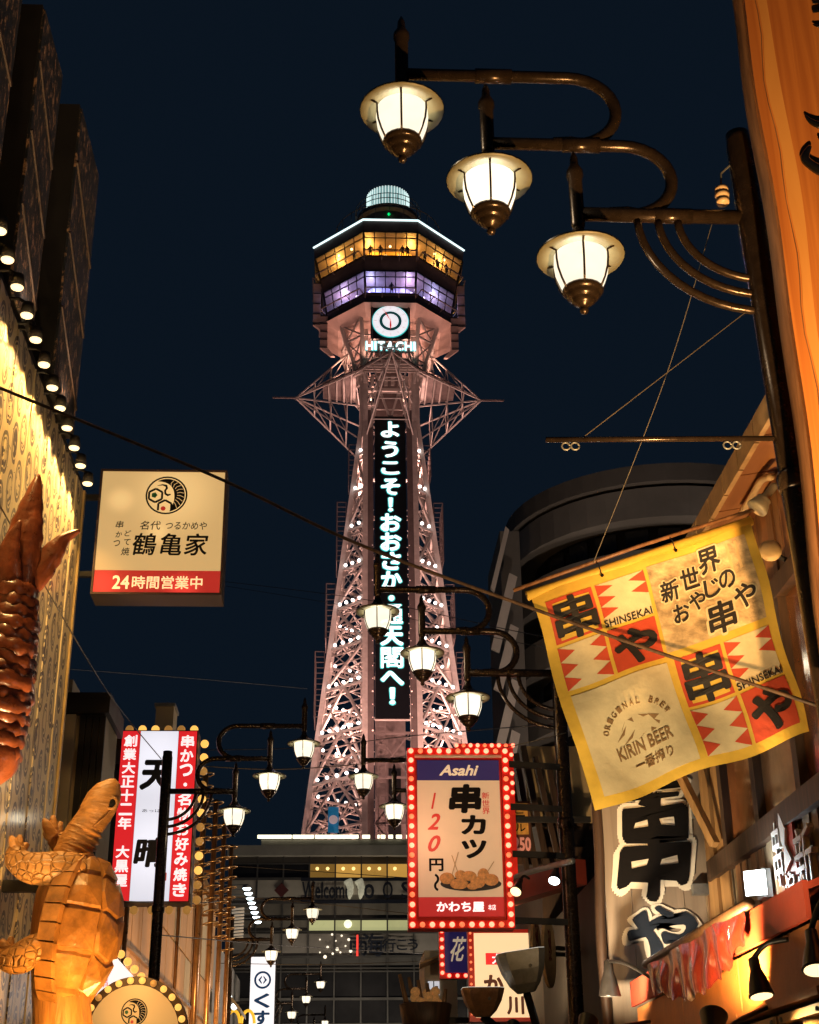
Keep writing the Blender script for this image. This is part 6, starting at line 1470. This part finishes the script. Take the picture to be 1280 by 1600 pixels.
# two grey flood housings on the second pole
def flood_box(px, py, wpx, hpx, tilt, label, col):
    q = onY(px, py, 16.4); sc = 16.4 / 1.06 / FPX; w2, h2 = wpx * sc / 2, hpx * sc
    t = thing('flood_housing', label, 'floodlight', q, 'grey floodlight housings on the second lantern pole')
    R3 = Mx.Rotation(RAD(tilt), 3, 'Y'); m = MB(); prof = [(w2, 0), (w2 * .98, -h2 * .12), (w2 * .86, -h2 * .45), (w2 * .62, -h2 * .8), (w2 * .36, -h2)]
    vs = []; 
    for (r, z) in prof:
        for (sx, sy) in ((-1, -.55), (-.7, -.8), (.7, -.8), (1, -.55), (1, .55), (.7, .8), (-.7, .8), (-1, .55)): vs.append(q + R3 @ V((sx * r, sy * r, z)))
    fs = [(8 * i + k, 8 * i + (k + 1) % 8, 8 * i + 8 + (k + 1) % 8, 8 * i + 8 + k) for i in range(4) for k in range(8)] + [tuple(range(32, 40))]
    m.add(vs, fs).build('housing', col, t)
    MB().add([v + R3 @ V((0, 0, .004)) for v in vs[:8]], [tuple(range(8))]).build('lens', M('flood_glass', (.6, .6, .55), .1, 0, 0, emit=.8, ecol=(1, .95, .8)), t)
    bulb('pivot_bolt', q + R3 @ V((w2 * .25, -w2 * .70, -h2 * .4)), .02, m_grey_metal, t, 8)
    MB().beam(q + R3 @ V((0, 0, -h2)), V((2.2, 16.9, q.z - .75)), .07).build('yoke', m_dark, t)
    MB().beam(V((2.2, 16.9, q.z - .75)), (2.6, 17.25, q.z - .8), .07).build('bracket_arm', m_dark, t)
flood_box(812, 1488, 76, 62, -8, 'tilted grey floodlight housing beside the second lantern pole', m_grey_metal)
flood_box(754, 1545, 66, 42, 0, 'rusty-tan floodlight housing at the bottom beside the second lantern pole', M('rusty_tan', (.30, .17, .09), .5, .2, .5, 8))
# food-basket display low behind the signs
q = onY(665, 1575, 26); fd = thing('skewer_display', 'dark basket display of golden skewers and dumplings at the bottom centre right', 'sculpture', q)
MB().lathe([(.25, -.5), (.40, -.2), (.46, .1), (.43, .12), (.3, -.1)], q + V((0, 0, -.05)), 16).build('basket', m_darkwood, fd, True)
for k in range(9):
    a = k * .7; MB().ball(q + V((.20 * math.cos(a), .16 * math.sin(a) - .2, .06 + .09 * (k % 3))), .085, 10, 6).build('dumpling', m_fry, fd, True)
for k in range(6): MB().tube([q + V((-.3 + .12 * k, -.1, -.05)), q + V((-.45 + .16 * k, -.12, .55 - .05 * k))], [.05, .03], 7).build('skewer', M('stick_brown', (.16, .09, .04), .5), fd, True)
MB().beam(q + V((.3, .1, -.2)), (3.6, 26.2, q.z - .2), .1).build('mount', m_dark, fd)
fr, w_, h_ = rect(664, 1485, 690, 1600, 28.5)
ws_ = thing('white_stall', 'pale narrow stall wall with small window under the skewer sign', 'building', (fr.o.x, 28.5, 0))
fquad(fr, -w_ / 2, -fr.o.z, w_ / 2 + .3, h_ / 2, -2, 0).build('wall', M('stall_wall', (.42, .36, .27), .6, 0, .2, 2), ws_)
MB().prism([fr.pt(-w_ / 2 - .1, h_ / 2 - .35, .02), fr.pt(w_ / 2 + .1, h_ / 2 - .15, .02), fr.pt(w_ / 2 + .1, h_ / 2 - .1, .3), fr.pt(-w_ / 2 - .1, h_ / 2 - .3, .3)], (0, 0, .04)).build('small_roof', m_post_w, ws_)
wn_ = fquad(fr, -.1, -.15, .12, .1, .005, .02).build('window', M('window_pale_lit', (.6, .6, .6), .3, 0, 0, emit=.6, ecol=(.8, .82, .9)), ws_)
fquad(fr, .0, -.15, .02, .1, .022, .03).build('glazing_bar', m_dark, wn_)

# ================================================================ CABLES
def cable(label, pts, r, mat, sag=0.0, name='cable'):
    P = smooth_path(pts, 10); n = len(P)
    for i, p in enumerate(P): p.z -= sag * 4 * (i / (n - 1)) * (1 - i / (n - 1))
    o = MB().tube(P, r, 6).build(name, mat, None, True, org=P[0]); tag(o, label, 'cable'); return o
cable('thick twisted brown cable sagging across the whole view from left wall to right edge', [onY(-20, 598, 9.0), onY(330, 742, 9.2), onY(560, 850, 9.1), onY(830, 950, 8.8), onY(1060, 1030, 8.5), onY(1300, 1110, 8.1)], .0125, wood('cable_brown', (.06, .035, .02), (.14, .08, .045), .6))
cable('thin wire from the insulator down to the banner rod', [onY(1114, 345, 7.7), onY(1040, 590, 8.2), onY(927, 880, 8.9)], .003, m_wire_pale)
cable('thin dark wire from the left edge to the top of the left lantern post', [onY(-10, 772, 12.0), onY(110, 985, 17), onY(178, 1095, 20), onY(252, 1186, 23.6)], .008, m_wire_pale)
cable('hair-thin wire crossing the dark sky left of the tower', [onY(100, 1045, 30), onY(300, 1060, 34), onY(480, 1076, 38)], .008, m_wire)
cable('upper pale wire crossing behind the left lanterns', [onY(320, 1172, 40), onY(480, 1168, 40), onY(640, 1150, 34), onY(880, 1130, 18)], .010, m_wire)
cable('yellowish wire running behind the left lanterns to the tower', [onY(300, 1196, 36), onY(430, 1202, 36), onY(560, 1194, 36), onY(640, 1180, 36)], .012, m_wire_pale)
cable('dark wire over the tower lattice at the second lanterns', [onY(320, 905, 45), onY(560, 935, 40), onY(800, 985, 30), onY(890, 1000, 20)], .010, m_wire)
cable('second dark wire over the lattice, just below the first', [onY(330, 912, 46), onY(560, 950, 40), onY(800, 1002, 30), onY(890, 1015, 20)], .008, m_wire)
cable('wire across the top of the base building banner', [onY(345, 1352, 42), onY(500, 1362, 42), onY(700, 1376, 40)], .010, m_wire)
cable('pale wire descending across the base building to the skewer sign', [onY(350, 1400, 42), onY(500, 1412, 42), onY(660, 1430, 40)], .010, m_wire_pale)
cable('dark wire low across the street below the lit windows', [onY(240, 1460, 24), onY(450, 1478, 35), onY(660, 1490, 40)], .010, m_wire)
cable('lowest pale wire across the street above the small lanterns', [onY(340, 1505, 44), onY(500, 1507, 44), onY(660, 1502, 44)], .010, m_wire_pale)
cable('dark wire between the left pole and the ringed posts', [onY(190, 1408, 23.5), onY(290, 1412, 26), onY(345, 1408, 30)], .010, m_wire)
cable('pale wire from the red bulb frame to the second lantern pole', [onY(690, 1185, 17.5), onY(790, 1168, 17.3), onY(885, 1145, 17.2)], .006, m_wire_pale)
